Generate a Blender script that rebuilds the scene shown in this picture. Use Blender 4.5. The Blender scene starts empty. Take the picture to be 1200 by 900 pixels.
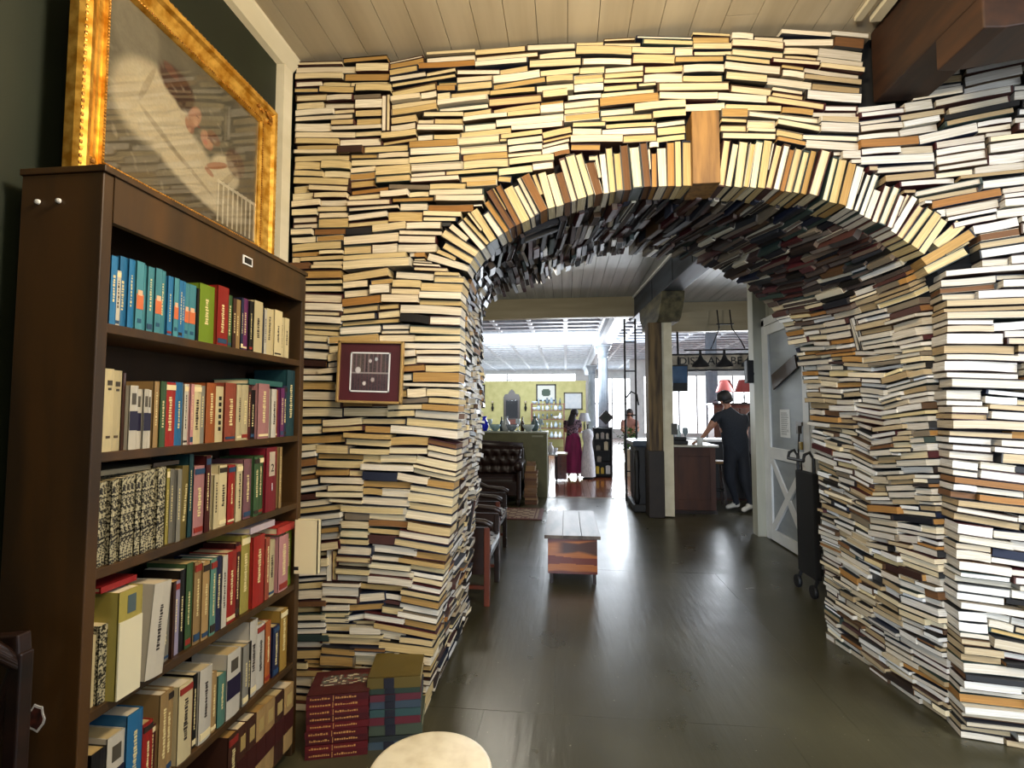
import bpy, bmesh, math, random
import numpy as np
from mathutils import Vector, Matrix, noise

SC = bpy.context.scene
COL = SC.collection
PI = math.pi

# ------------------------------------------------------------------ camera
cd = bpy.data.cameras.new('camera'); cam = bpy.data.objects.new('camera', cd); COL.objects.link(cam)
cd.sensor_width = 36; cd.lens = 590 / 1200 * 36; cd.clip_start = .05; cd.clip_end = 200
cam.location = (0, 0, 1.5)
cam.rotation_euler = (math.radians(90 + 3.2), 0, math.radians(6.1))
SC.camera = cam

# ------------------------------------------------------------------ world, lights, exposure
w = bpy.data.worlds.new('world'); SC.world = w; w.use_nodes = True
w.node_tree.nodes['Background'].inputs[0].default_value = (.9, .93, 1.0, 1)
w.node_tree.nodes['Background'].inputs[1].default_value = .055
def area(name, loc, target, sx, sy, power, color, spread=180):
    l = bpy.data.lights.new(name, 'AREA'); l.shape = 'RECTANGLE'; l.size = sx; l.size_y = sy
    l.energy = power; l.color = color; l.spread = math.radians(spread)
    o = bpy.data.objects.new(name, l); COL.objects.link(o); o.location = loc
    o.rotation_euler = (Vector(target) - Vector(loc)).to_track_quat('-Z', 'Y').to_euler()
    return o
# warm ceiling lamps of the front room, daylight from its windows on the right, the big shop windows further back
area('room_lamp_rear', (1.5, -1.1, 3.0), (.9, 2.5, 1.3), .7, .7, 34, (1.0, .86, .66))
area('rear_window', (-.4, -2.1, 1.6), (1.9, 2.9, .7), 1.2, 1.6, 36, (.72, .84, 1.0), 70)
area('side_window', (4.0, .3, 2.0), (1.9, 2.6, 1.2), 1.4, 1.6, 50, (.78, .87, 1.0), 90)
area('bar_window', (4.8, 12.5, 2.2), (2.0, 6.5, .8), 3.0, 2.0, 330, (.85, .92, 1.0))
area('shop_window', (1.2, 18.5, 2.3), (.6, 6, .4), 3.5, 2.4, 520, (.86, .93, 1.0))
area('shop_daylight', (-1.5, 15, 3.0), (-1.5, 22, 2.4), 5, 1.5, 190, (.9, .95, 1.0), 120)
area('far_window', (-.5, 28.5, 2.2), (-.5, 12, 4.3), 9, 2.4, 260, (.84, .92, 1.0))
def bulb(name, loc, power, color, r=.12):
    l = bpy.data.lights.new(name, 'POINT'); l.energy = power; l.color = color; l.shadow_soft_size = r
    o = bpy.data.objects.new(name, l); COL.objects.link(o); o.location = loc; return o
bulb('room_lamp', (.25, .95, 2.98), 118, (1.0, .85, .62), .16); bulb('hall_fill', (-.9, 6.3, 2.75), 54, (1.0, .92, .78)); bulb('hall_fill', (3.6, 7.0, 2.7), 30, (1.0, .93, .82))  # both hall bulbs are unseen fill, added to brighten its header and ceiling
SC.view_settings.view_transform = 'Standard'; SC.view_settings.look = 'None'
SC.view_settings.gamma = 1; SC.view_settings.use_curve_mapping = False
SC.view_settings.exposure = .35

# ------------------------------------------------------------------ materials
def newmat(name):
    m = bpy.data.materials.new(name); m.use_nodes = True
    nt = m.node_tree; return m, nt, nt.nodes, nt.links, nt.nodes['Principled BSDF']
def lin(c):
    return tuple(x / 12.92 if x <= .04045 else ((x + .055) / 1.055) ** 2.4 for x in c)
def H(h):
    return lin(tuple(int(h[i:i + 2], 16) / 255 for i in (0, 2, 4)))
def noise_node(nd, lk, scale=(5, 5, 5), detail=4, coord='Object', base=1.0):
    tc = nd.new('ShaderNodeTexCoord'); mp = nd.new('ShaderNodeMapping'); mp.inputs['Scale'].default_value = scale
    n = nd.new('ShaderNodeTexNoise'); n.inputs['Scale'].default_value = base; n.inputs['Detail'].default_value = detail
    lk.new(tc.outputs[coord], mp.inputs['Vector']); lk.new(mp.outputs[0], n.inputs['Vector']); return n
def ramp(nd, stops, interp='LINEAR'):
    r = nd.new('ShaderNodeValToRGB'); cr = r.color_ramp; cr.interpolation = interp
    while len(cr.elements) < len(stops): cr.elements.new(.5)
    for e, (p, c) in zip(cr.elements, stops): e.position = p; e.color = (*c, 1)
    return r
def M_(name, c1, c2=None, rough=.5, metal=0, scale=(4, 4, 4), detail=4, bump=0, coat=0, lo=.35, hi=.65, emis=0, trans=0, alpha=1, bdist=.004):
    m, nt, nd, lk, b = newmat(name)
    c1 = H(c1) if isinstance(c1, str) else c1
    b.inputs['Roughness'].default_value = rough; b.inputs['Metallic'].default_value = metal
    b.inputs['Coat Weight'].default_value = coat; b.inputs['Coat Roughness'].default_value = .08
    b.inputs['Transmission Weight'].default_value = trans
    c2 = c1 if c2 is None else (H(c2) if isinstance(c2, str) else c2)
    n = noise_node(nd, lk, scale, detail); r = ramp(nd, [(lo, c1), (hi, c2)])
    lk.new(n.outputs['Fac'], r.inputs[0]); lk.new(r.outputs[0], b.inputs['Base Color'])
    if bump:
        bp = nd.new('ShaderNodeBump'); bp.inputs['Strength'].default_value = bump; bp.inputs['Distance'].default_value = bdist
        lk.new(n.outputs['Fac'], bp.inputs['Height']); lk.new(bp.outputs[0], b.inputs['Normal'])
    if emis:
        b.inputs['Emission Color'].default_value = (*c1, 1); b.inputs['Emission Strength'].default_value = emis
    return m
def M_tint(name, rough=.6, attr=False, lines=0, coat=0, bump=0):
    """colour comes from the object's own colour (or the mesh's 'tint' attribute); fine stripes for page edges"""
    m, nt, nd, lk, b = newmat(name); b.inputs['Roughness'].default_value = rough; b.inputs['Coat Weight'].default_value = coat
    if attr:
        a = nd.new('ShaderNodeAttribute'); a.attribute_name = 'tint'; src = a.outputs['Color']
    else:
        a = nd.new('ShaderNodeObjectInfo'); src = a.outputs['Color']
    if lines:
        n = noise_node(nd, lk, (1.5, 1.5, lines), 3, 'Object'); r = ramp(nd, [(.3, (.60, .54, .44)), (.62, (.90, .88, .85))])
        lk.new(n.outputs['Fac'], r.inputs[0])
        mx = nd.new('ShaderNodeMix'); mx.data_type = 'RGBA'; mx.blend_type = 'MULTIPLY'; mx.inputs[0].default_value = 1
        lk.new(src, mx.inputs[6]); lk.new(r.outputs[0], mx.inputs[7]); src = mx.outputs[2]
    lk.new(src, b.inputs['Base Color'])
    if bump:
        n = noise_node(nd, lk, (60, 60, 60), 2); bp = nd.new('ShaderNodeBump'); bp.inputs['Strength'].default_value = bump; bp.inputs['Distance'].default_value = .002
        lk.new(n.outputs['Fac'], bp.inputs['Height']); lk.new(bp.outputs[0], b.inputs['Normal'])
    return m
COVERS = ['15120f', '241a16', '1b2030', '40181a', '4a3420', '2a2a2a', '6e6250', 'b9b09a', '35201a', '18191f', '452822', '2e3a34']
def cover_mat():
    m, nt, nd, lk, b = newmat('wall_book_cover'); b.inputs['Roughness'].default_value = .45
    oi = nd.new('ShaderNodeObjectInfo')
    r = ramp(nd, [(i / len(COVERS), H(c)) for i, c in enumerate(COVERS)], 'CONSTANT')
    lk.new(oi.outputs['Random'], r.inputs[0]); lk.new(r.outputs[0], b.inputs['Base Color']); return m
PAGES = M_tint('wall_book_pages', .8, lines=14)
COVER = cover_mat()
PAGES_MASS = M_tint('wall_book_pages_mass', .8, attr=True)
PAINT = M_tint('painted_surface', .6, attr=True)
PAINT_GLASS = M_tint('picture_under_glass', .45, attr=True, coat=1); PAINT_GLASS.node_tree.nodes['Principled BSDF'].inputs['Coat IOR'].default_value = 1.7; PAINT_GLASS.node_tree.nodes['Principled BSDF'].inputs['Coat Roughness'].default_value = .015
PAINT_SAT = M_tint('printed_cover', .4, attr=True)
SPINE = M_tint('book_cover', .48, coat=.08)
SHEET = M_tint('page_block', .8, lines=1)
WOODC = M_('bookcase_wood', '30200b', '4a300f', .5, scale=(9, 9, 1.4), coat=.08, bump=.1)
WOODIN = M_('bookcase_inner_wood', '20140a', '2e1c0d', .5, scale=(9, 9, 1.4))
GOLD = M_('gilt', 'b07a1e', 'e6b95a', .32, .75, scale=(25, 25, 25), bump=.35)
GOLD2 = M_('gilt_dark', '7a4c12', 'b98330', .4, .6, scale=(40, 40, 40), bump=.5)
BLACK = M_('black_satin', '0b0a0a', '121111', .55)
MATBLACK = M_('dark_gap', '060505', '0c0a08', .9)
IRON = M_('dark_iron', '111113', '1a1b1e', .6, .2)
CREAMW = M_('cream_painted_wood', 'cdc3a6', 'dcd3b8', .5, scale=(6, 1.2, 6), bump=.06)
CREILD = M_('cream_ceiling_board', 'b5a88f', 'c8bca3', .55, scale=(9, .7, 9), bump=.08)
GREYCEIL = M_('grey_white_ceiling_board', '8e9494', 'a4aaa8', .4, scale=(12, .8, 12), bump=.12)
GREENW = M_('dark_green_wall', '11180a', '18200f', .55, scale=(3, 3, 3), bump=.05)
TINMAT = M_('white_tin', 'b4bec8', 'ccd4dc', .55, scale=(8, 8, 8))
WHITEP = M_('white_paint', 'd6d8d8', 'e4e5e3', .5)
GREYP = M_('grey_door_panel', '8b9299', '99a0a4', .5, scale=(2, 2, 8))
BEAMB = M_('brown_beam', '241306', '3a200b', .65, scale=(14, 3, 14), bump=.3)
BEAMG = M_('blue_grey_beam', '20262e', '39424d', .5, scale=(10, 1.5, 10), bump=.4)
POSTW = M_('rough_timber', '3a2d20', '75603f', .75, scale=(14, 14, 1.3), bump=.6, lo=.38, hi=.62)
OLIVE = M_('olive_partition', '5a5a40', '66664a', .6)
YELLOW = M_('yellow_wall', 'b3b070', 'c2be80', .6)
LEATHER = M_('dark_leather', '160b09', '28120f', .4, scale=(30, 30, 30), bump=.15)
DARKW = M_('dark_carved_wood', '140a06', '26130b', .42, scale=(5, 5, 20), coat=.1)
REDW = M_('reddish_wood', '4e2213', '6c3019', .5, scale=(8, 8, 2), coat=.08)
COUNT = M_('brown_counter_panel', '381a0c', '4c2813', .55, scale=(8, 8, 1.5))
GLASSM = M_('clear_glass', (.9, .95, .97), None, .05, trans=.9)
WINDOW = M_('bright_window_pane', (.93, .97, 1), None, .3, emis=2.3)
MARBLE = M_('cream_stone', 'c9bda0', 'ddd4ba', .35, scale=(18, 18, 18), detail=6, lo=.3, hi=.6)
SKINM = None

def floor_mat():
    m, nt, nd, lk, b = newmat('olive_grey_painted_floor')
    n = noise_node(nd, lk, (1.2, 1.2, 1.2), 7); r = ramp(nd, [(.3, H('33301f')), (.55, H('3f3b29')), (.75, H('4a4632'))])
    lk.new(n.outputs['Fac'], r.inputs[0])
    v = noise_node(nd, lk, (55, 55, 55), 2); vr = ramp(nd, [(.735, (0, 0, 0)), (.76, (1, 1, 1))]); lk.new(v.outputs['Fac'], vr.inputs[0])
    mx = nd.new('ShaderNodeMix'); mx.data_type = 'RGBA'; mx.inputs[7].default_value = (*H('8f8a7a'), 1)
    lk.new(vr.outputs[0], mx.inputs[0]); lk.new(r.outputs[0], mx.inputs[6]); lk.new(mx.outputs[2], b.inputs['Base Color'])
    n2 = noise_node(nd, lk, (2.5, 2.5, 2.5), 8); rr = nd.new('ShaderNodeMapRange'); rr.inputs[3].default_value = .2; rr.inputs[4].default_value = .42
    lk.new(n2.outputs['Fac'], rr.inputs[0]); lk.new(rr.outputs[0], b.inputs['Roughness'])
    n3 = noise_node(nd, lk, (26, 3.5, 26), 6); bp = nd.new('ShaderNodeBump'); bp.inputs['Strength'].default_value = .3; bp.inputs['Distance'].default_value = .006
    lk.new(n3.outputs['Fac'], bp.inputs['Height']); lk.new(bp.outputs[0], b.inputs['Normal'])
    b.inputs['Specular IOR Level'].default_value = .6
    return m
FLOORM = floor_mat()
PLANKF = M_('red_brown_floor_board', '5e2c18', '8a4a2c', .22, scale=(9, .9, 9), bump=.08, coat=.5)

# ------------------------------------------------------------------ mesh helper
class MB:
    def __init__(s): s.v = []; s.f = []; s.m = []; s.c = []
    def add(s, vs, fs, mi=0, col=None, X=None):
        o = len(s.v)
        if X is not None: vs = [X @ Vector(p) for p in vs]
        s.v += [tuple(p) for p in vs]; s.f += [tuple(i + o for i in f) for f in fs]
        s.m += [mi] * len(fs); s.c += [col] * len(fs); return s
    def box(s, a, b, mi=0, col=None, X=None):
        (x0, y0, z0), (x1, y1, z1) = a, b
        vs = [(x0, y0, z0), (x1, y0, z0), (x1, y1, z0), (x0, y1, z0), (x0, y0, z1), (x1, y0, z1), (x1, y1, z1), (x0, y1, z1)]
        return s.add(vs, [(0, 3, 2, 1), (4, 5, 6, 7), (0, 1, 5, 4), (1, 2, 6, 5), (2, 3, 7, 6), (3, 0, 4, 7)], mi, col, X)
    def beam(s, p, q, w, h=None, mi=0, col=None, up=(0, 0, 1)):
        h = h or w; p = Vector(p); q = Vector(q); d = (q - p); L = d.length; d.normalize(); u = Vector(up)
        if abs(d.dot(u)) > .98: u = Vector((0, 1, 0))
        r = d.cross(u).normalized(); u = r.cross(d)
        X = Matrix((( *r, 0), (*d, 0), (*u, 0), (0, 0, 0, 1))).transposed(); X.translation = p
        return s.box((-w / 2, 0, -h / 2), (w / 2, L, h / 2), mi, col, X)
    def lathe(s, prof, n=16, mi=0, col=None, c=(0, 0, 0), X=None, cap=True, sx=1, sy=1):
        vs = []; fs = []
        for r, z in prof:
            for k in range(n):
                a = 2 * PI * k / n; vs.append((c[0] + r * sx * math.cos(a), c[1] + r * sy * math.sin(a), c[2] + z))
        for i in range(len(prof) - 1):
            for k in range(n):
                k2 = (k + 1) % n; fs.append((i * n + k, i * n + k2, (i + 1) * n + k2, (i + 1) * n + k))
        if cap:
            fs.append(tuple(range(n - 1, -1, -1))); e = (len(prof) - 1) * n; fs.append(tuple(e + k for k in range(n)))
        return s.add(vs, fs, mi, col, X)
    def tube(s, pts, r, n=8, mi=0, col=None):
        pts = [Vector(p) for p in pts]; R = r if isinstance(r, (list, tuple)) else [r] * len(pts); vs = []; fs = []
        for i, p in enumerate(pts):
            d = (pts[min(i + 1, len(pts) - 1)] - pts[max(i - 1, 0)]).normalized()
            u = Vector((0, 0, 1)) if abs(d.z) < .9 else Vector((0, 1, 0))
            a = d.cross(u).normalized(); b = a.cross(d)
            for k in range(n):
                t = 2 * PI * k / n; vs.append(p + (a * math.cos(t) + b * math.sin(t)) * R[i])
        for i in range(len(pts) - 1):
            for k in range(n):
                k2 = (k + 1) % n; fs.append((i * n + k, (i + 1) * n + k, (i + 1) * n + k2, i * n + k2))
        fs.append(tuple(range(n))); e = (len(pts) - 1) * n; fs.append(tuple(e + k for k in range(n - 1, -1, -1)))
        return s.add(vs, fs, mi, col)
    def ball(s, c, r, mi=0, col=None, n=10, m=6):
        rr = r if isinstance(r, (tuple, list)) else (r, r, r)
        vs = []; fs = []
        for i in range(m + 1):
            ph = PI * i / m
            for k in range(n):
                a = 2 * PI * k / n
                vs.append((c[0] + rr[0] * math.sin(ph) * math.cos(a), c[1] + rr[1] * math.sin(ph) * math.sin(a), c[2] - rr[2] * math.cos(ph)))
        for i in range(m):
            for k in range(n):
                k2 = (k + 1) % n; fs.append((i * n + k, i * n + k2, (i + 1) * n + k2, (i + 1) * n + k))
        return s.add(vs, fs, mi, col)
    def prism(s, poly, y0, y1, mi=0, col=None, X=None):
        """poly in x,z extruded along y"""
        n = len(poly); vs = [(x, y0, z) for x, z in poly] + [(x, y1, z) for x, z in poly]
        fs = [tuple(range(n)), tuple(range(2 * n - 1, n - 1, -1))] + [(i, i + n, (i + 1) % n + n, (i + 1) % n) for i in range(n)]
        return s.add(vs, fs, mi, col, X)
    def grid(s, O, U, V, nu, nv, fn, mi=0, depth=None):
        """flat painted grid: colour fn(u,v)"""
        O = Vector(O); U = Vector(U); V = Vector(V); b = len(s.v)
        for j in range(nv + 1):
            for i in range(nu + 1): s.v.append(tuple(O + U * (i / nu) + V * (j / nv)))
        for j in range(nv):
            for i in range(nu):
                a = b + j * (nu + 1) + i; s.f.append((a, a + 1, a + nu + 2, a + nu + 1)); s.m.append(mi); s.c.append(fn((i + .5) / nu, (j + .5) / nv))
        return s
    def mesh(s, name, mats, smooth=False):
        me = bpy.data.meshes.new(name); me.from_pydata(s.v, [], s.f)
        for m in (mats if isinstance(mats, (list, tuple)) else [mats]): me.materials.append(m)
        me.polygons.foreach_set('material_index', s.m)
        if any(c is not None for c in s.c):
            at = me.color_attributes.new('tint', 'FLOAT_COLOR', 'CORNER'); data = []
            for p, c in zip(me.polygons, s.c):
                c = c or (1, 1, 1); data += list((*c, 1)) * p.loop_total
            at.data.foreach_set('color', data)
        if smooth: me.polygons.foreach_set('use_smooth', [True] * len(me.polygons))
        me.update(); return me
    def build(s, name, mats, parent=None, smooth=False, loc=None, rz=0, bevel=0):
        if loc is not None or rz:
            pass
        o = bpy.data.objects.new(name, s.mesh(name, mats, smooth)); COL.objects.link(o)
        if parent: o.parent = parent
        if loc is not None: o.location = loc
        if rz: o.rotation_euler = (0, 0, rz)
        if bevel:
            b = o.modifiers.new('bevel', 'BEVEL'); b.width = bevel; b.segments = 2; b.limit_method = 'ANGLE'
        return o
def tag(o, label=None, cat=None, group=None, kind=None):
    if label: o['label'] = label
    if cat: o['category'] = cat
    if group: o['group'] = group
    if kind: o['kind'] = kind
    return o
def empty(name, loc=(0, 0, 0), rz=0, **k):
    o = bpy.data.objects.new(name, None); COL.objects.link(o); o.location = loc; o.rotation_euler = (0, 0, rz); o.empty_display_size = .05
    return tag(o, **k)

# ------------------------------------------------------------------ the book wall: shapes
# opening of the arch, as (x, z) from left foot over the crown to the right foot; front face and far face
PF = [(-.71, 0), (-.68, .3), (-.635, .6), (-.585, .9), (-.555, 1.2), (-.535, 1.6), (-.53, 1.95), (-.525, 2.13), (-.50, 2.23), (-.455, 2.305), (-.385, 2.365), (-.27, 2.44), (-.09, 2.53), (.165, 2.60), (.415, 2.62),
      (.66, 2.62), (.98, 2.60), (1.21, 2.565), (1.40, 2.49), (1.58, 2.39), (1.72, 2.265), (1.785, 2.1), (1.80, 1.85), (1.80, 1.4), (1.80, 1.0), (1.81, .6), (1.82, .3), (1.83, 0)]
PB = [(-.71, 0), (-.69, .3), (-.66, .6), (-.63, .9), (-.61, 1.2), (-.60, 1.6), (-.60, 1.95), (-.60, 2.13), (-.595, 2.25), (-.56, 2.33), (-.50, 2.36), (-.42, 2.38), (-.23, 2.42), (-.04, 2.53), (.235, 2.62), (.42, 2.63),
      (.60, 2.62), (.80, 2.61), (.95, 2.575), (1.13, 2.48), (1.30, 2.345), (1.42, 2.19), (1.52, 2.03), (1.60, 1.81), (1.66, 1.40), (1.69, 1.0), (1.70, .6), (1.70, .3), (1.71, 0)]
YB = 3.65; ZC = 3.41; XL = -1.50
def Yf(x):
    if x < .6: return 2.5
    if x < 1.8: return 2.5 + .1 * (x - .6) / 1.2
    return 2.6 - .22 * min(x - 1.8, .9)
def curve_at(P):
    P = [Vector((x, z)) for x, z in P]; S = [0]
    for a, b in zip(P, P[1:]): S.append(S[-1] + (b - a).length)
    def f(s):
        s = min(max(s, 0), S[-1] - 1e-6)
        for i in range(len(P) - 1):
            if s <= S[i + 1]:
                k = (s - S[i]) / (S[i + 1] - S[i]); return P[i].lerp(P[i + 1], k)
    return f, S[-1]
cF, LF = curve_at(PF); cB, LB = curve_at(PB)

def left_edge(z):
    for (x0, z0), (x1, z1) in zip(PF[:8], PF[1:9]):
        if z0 <= z <= z1: return x0 + (x1 - x0) * (z - z0) / (z1 - z0)
    return -.525

def skyline(x0, x1, h, cap, rng, Lr=(.14, .29), Tr=(.019, .058, .033), stand=.012, limit=4000, dx=.01):
    """lay books course by course on the uneven top of what lies below; h and cap give start and end height per cell"""
    n = int(round((x1 - x0) / dx)); Hh = np.array([h(x0 + (i + .5) * dx) for i in range(n)], float); Cp = np.array([cap(x0 + (i + .5) * dx) for i in range(n)], float)
    out = []; it = 0
    while it < limit:
        it += 1
        room = Cp - Hh; key = np.where(room > .016, Hh, 99.)
        i = int(np.argmin(key))
        if key[i] > 90: break
        a = b = i
        while a > 0 and abs(Hh[a - 1] - Hh[a]) < .012 and room[a - 1] > .012: a -= 1
        while b < n - 1 and abs(Hh[b + 1] - Hh[b]) < .012 and room[b + 1] > .012: b += 1
        wseg = (b - a + 1) * dx
        if wseg < .065:
            lo = []
            if a > 0: lo.append(Hh[a - 1])
            if b < n - 1: lo.append(Hh[b + 1])
            t = min([q for q in lo if q > Hh[i] + .001] or [Hh[i] + .03])
            if wseg > .03 and t - Hh[i] < .07 and t - Hh[i] > .014:
                out.append((x0 + (a + b + 1) / 2 * dx, Hh[i] + (t - Hh[i]) / 2, wseg - .006, t - Hh[i] - .004, 0, 0))
            Hh[a:b + 1] = np.maximum(Hh[a:b + 1], t); continue
        # standing group
        if stand and wseg > .16 and rng.random() < stand and room[i] > .3:
            k = rng.randint(2, 4); hh = rng.uniform(.15, .21); xx = a * dx; flat = Hh[a:a + 12].max()
            if flat - Hh[a:a + 12].min() < .015:
                for _ in range(k):
                    t = rng.uniform(.022, .038)
                    out.append((x0 + xx + t / 2, flat + hh / 2, hh * rng.uniform(.93, 1), t - .003, PI / 2, 0)); xx += t
                e = min(n, int(math.ceil(xx / dx))); Hh[a:e] = flat + hh; continue
        L = rng.uniform(*Lr)
        if wseg < L * 1.45: L = wseg; p = a
        else:
            p = a if (i - a) <= (b - i) else b + 1 - int(round(L / dx))
            if p > i: p = i
            if p + int(round(L / dx)) <= i: p = i - int(round(L / dx)) + 1
            p = max(a, min(p, b + 1 - int(round(L / dx))))
        q = min(p + max(2, int(round(L / dx))), n); L = (q - p) * dx
        if L > Lr[1] * 1.3: q = p + int(Lr[1] / dx); L = (q - p) * dx
        T = rng.triangular(*Tr)
        xs = (np.arange(p, q) + .5) * dx; seg = Hh[p:q]
        sl = float(np.polyfit(xs, seg, 1)[0]) if q - p > 2 else 0
        sl = max(-.75, min(.75, sl)) + rng.uniform(-.012, .012)
        off = float((seg - sl * (xs - xs[0])).max()); base = off + sl * (xs - xs[0])
        rm = float((Cp[p:q] - base).min())
        if rm < T:
            T = rm
            if T < .014: Hh[i] = Cp[i]; 
            if T < .014: continue
        ang = math.atan(sl); mid = off + sl * (xs.mean() - xs[0])
        tt = T * math.cos(ang)
        out.append((x0 + float(xs.mean()) - math.sin(ang) * tt / 2, mid + T / 2, L / math.cos(ang) - .004, tt - .004, ang, 1))
        Hh[p:q] = base + T
    return out, (lambda x, H_=Hh: H_[min(max(int((x - x0) / dx), 0), n - 1)])

# book shapes shared by the wall: x long side, y depth into the wall, z thickness, all -0.5..0.5 (y 0..1)
def book_proto(kind, bend=0, wedge=0, hard=True):
    b = MB(); seg = 3 if bend else 1; ct = .09 if hard else .045; py = .035 if hard else .006; px = .012 if hard else 0
    def slab(z0, z1, x0, x1, y0, y1, mi):
        vs = []; fs = []
        for i in range(seg + 1):
            x = x0 + (x1 - x0) * i / seg; dz = bend * (1 - (2 * x) ** 2); wg = 1 + wedge * x
            for (y, z) in ((y0, z0), (y1, z0), (y1, z1), (y0, z1)): vs.append((x, y, (z + .5) * wg - .5 + dz))
        for i in range(seg):
            o = i * 4
            fs += [(o, o + 4, o + 5, o + 1)[::-1], (o + 1, o + 5, o + 6, o + 2)[::-1], (o + 2, o + 6, o + 7, o + 3)[::-1], (o + 3, o + 7, o + 4, o)[::-1]]
        e = seg * 4; fs += [(0, 1, 2, 3)[::-1], (e, e + 1, e + 2, e + 3)]
        b.add(vs, [f[::-1] for f in fs], mi)
    slab(-.5, -.5 + ct, -.5, .5, 0, 1, 1); slab(.5 - ct, .5, -.5, .5, 0, 1, 1)
    if kind == 'fore':   slab(-.5 + ct, .5 - ct, -.5 + px, .5 - px, py, .97, 0)
    if kind == 'left':   slab(-.5 + ct, .5 - ct, -.47, .5 - px, py, .97, 0); slab(-.5 + ct, .5 - ct, -.5, -.47, 0, 1, 1)
    if kind == 'right':  slab(-.5 + ct, .5 - ct, -.5 + px, .47, py, .97, 0); slab(-.5 + ct, .5 - ct, .47, .5, 0, 1, 1)
    if kind == 'spine':  slab(-.5 + ct, .5 - ct, -.5 + px, .5 - px, .03, .97, 0); slab(-.5 + ct, .5 - ct, -.5, .5, -.015, .03, 1)
    me = b.mesh('book', [PAGES, COVER]); me.validate(); return me, b
RNG = random.Random(11)
PROTO = {}
for kd in ('fore', 'left', 'right', 'spine'):
    PROTO[kd] = [book_proto(kd, bend, wedge, hard) for bend, wedge, hard in
                 ((0, 0, True), (0, .06, True), (0, -.05, True), (.05, 0, False), (-.06, .04, False), (.1, 0, False), (0, 0, False), (0, .08, False))]
PAGECOL = ['e2d3ad', 'd8c593', 'ecdfc0', 'cdb47c', 'e6dac0', 'dcc998', 'c2a468', 'efe7d4', 'd3bd8c', 'e9dcb6', 'b28d4f', 'dfcfa6', 'e0d8c4', 'f0ead8']
TANCOL = ['a8793a', '9c6c34', '8a5f30', 'b58a4c', '6f4a26']
DAYLITCOL = ['d8d5cc', 'cbc5b6', 'dddbd4', 'c0b49c', 'd0c8b8', 'b8a684', 'e2e0da', 'a8926c', 'cac4b8']  # page tones with the right side's cool daylight put into the colour
DUSTSHADECOL = ['4a3c34', '5a4a40', '3c3634', '665648', '302826', '6c5e54', '40342e', '7a6e64', '241e1c']  # dusty page tones, darkened further to put the soffit's shade into the colour
def lay(parent, items, place, pick, rng, cap=300, name='book'):
    """items: 2D boxes -> books; the 300 nearest the camera are parts, the rest one joined part"""
    built = []
    for it in items:
        X = place(it, rng)
        d = (X.translation - Vector((0, 0, 1.5))).length
        built.append((d / math.sqrt(max(1e-6, it[2] * it[3])), X, it))
    built.sort(key=lambda t: t[0])
    mass = MB()
    for j, (_, X, it) in enumerate(built):
        kd, col = pick(it, rng)
        me, mb = rng.choice(PROTO[kd][:3] + PROTO[kd][6:] if it[4] > 1 or it[3] < .015 else PROTO[kd])
        if j < cap:
            o = bpy.data.objects.new(name, me); COL.objects.link(o); o.parent = parent
            o.matrix_world = X; o.color = (*H(col), 1)
        else:
            c2 = H(rng.choice(COVERS)); b = len(mass.v)
            mass.v += [tuple(X @ Vector(v)) for v in mb.v]; mass.f += [tuple(i + b for i in f) for f in mb.f]
            mass.m += [0] * len(mb.f); mass.c += [H(col) if m == 0 else c2 for m in mb.m]
    if mass.f:
        o = mass.build('far_books', PAGES_MASS, parent); o['kind'] = 'stuff'
def mtx(P, ex, ey, ez, L, D, T):
    m = Matrix((( *(ex * L), 0), (*(ey * D), 0), (*(ez * T), 0), (0, 0, 0, 1))).transposed(); m.translation = P; return m
def front_place(flare=False, depth=(.13, .17), out=.02):
    def f(it, rng):
        x, z, L, T, a, _ = it
        if flare:
            wgt = min(max((x + 1.4) / .85, 0), 1); x += (left_edge(min(z, 2.2)) + .53) * wgt
        y = Yf(x) + rng.uniform(-out, out * .6)
        yaw = rng.gauss(0, .025) + (math.atan(.1 / 1.2) if .6 < x < 1.8 else -math.atan(.22) if x > 1.8 else 0)
        ex = Vector((math.cos(a), 0, math.sin(a))); ez = Vector((-math.sin(a), 0, math.cos(a))); R = Matrix.Rotation(yaw, 3, 'Z')
        ex = R @ ex; ez = R @ ez; ey = ez.cross(ex)
        return mtx(Vector((x, y, z)), ex, ey, ez, L, rng.uniform(*depth), T)
    return f
def front_pick(it, rng):
    cool = it[0] > 1.3
    r = rng.random()
    if r < .09: return ('fore' if r < .05 else 'spine'), rng.choice(TANCOL)
    if it[1] < 2.3 and (-.85 < it[0] < -.5 or 1.75 < it[0] < 2.05): return 'fore', rng.choice(DAYLITCOL if cool else PAGECOL)
    return rng.choice(['fore', 'fore', 'left', 'right', 'left', 'right']), rng.choice(DAYLITCOL if cool and rng.random() < .9 else PAGECOL)

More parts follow.
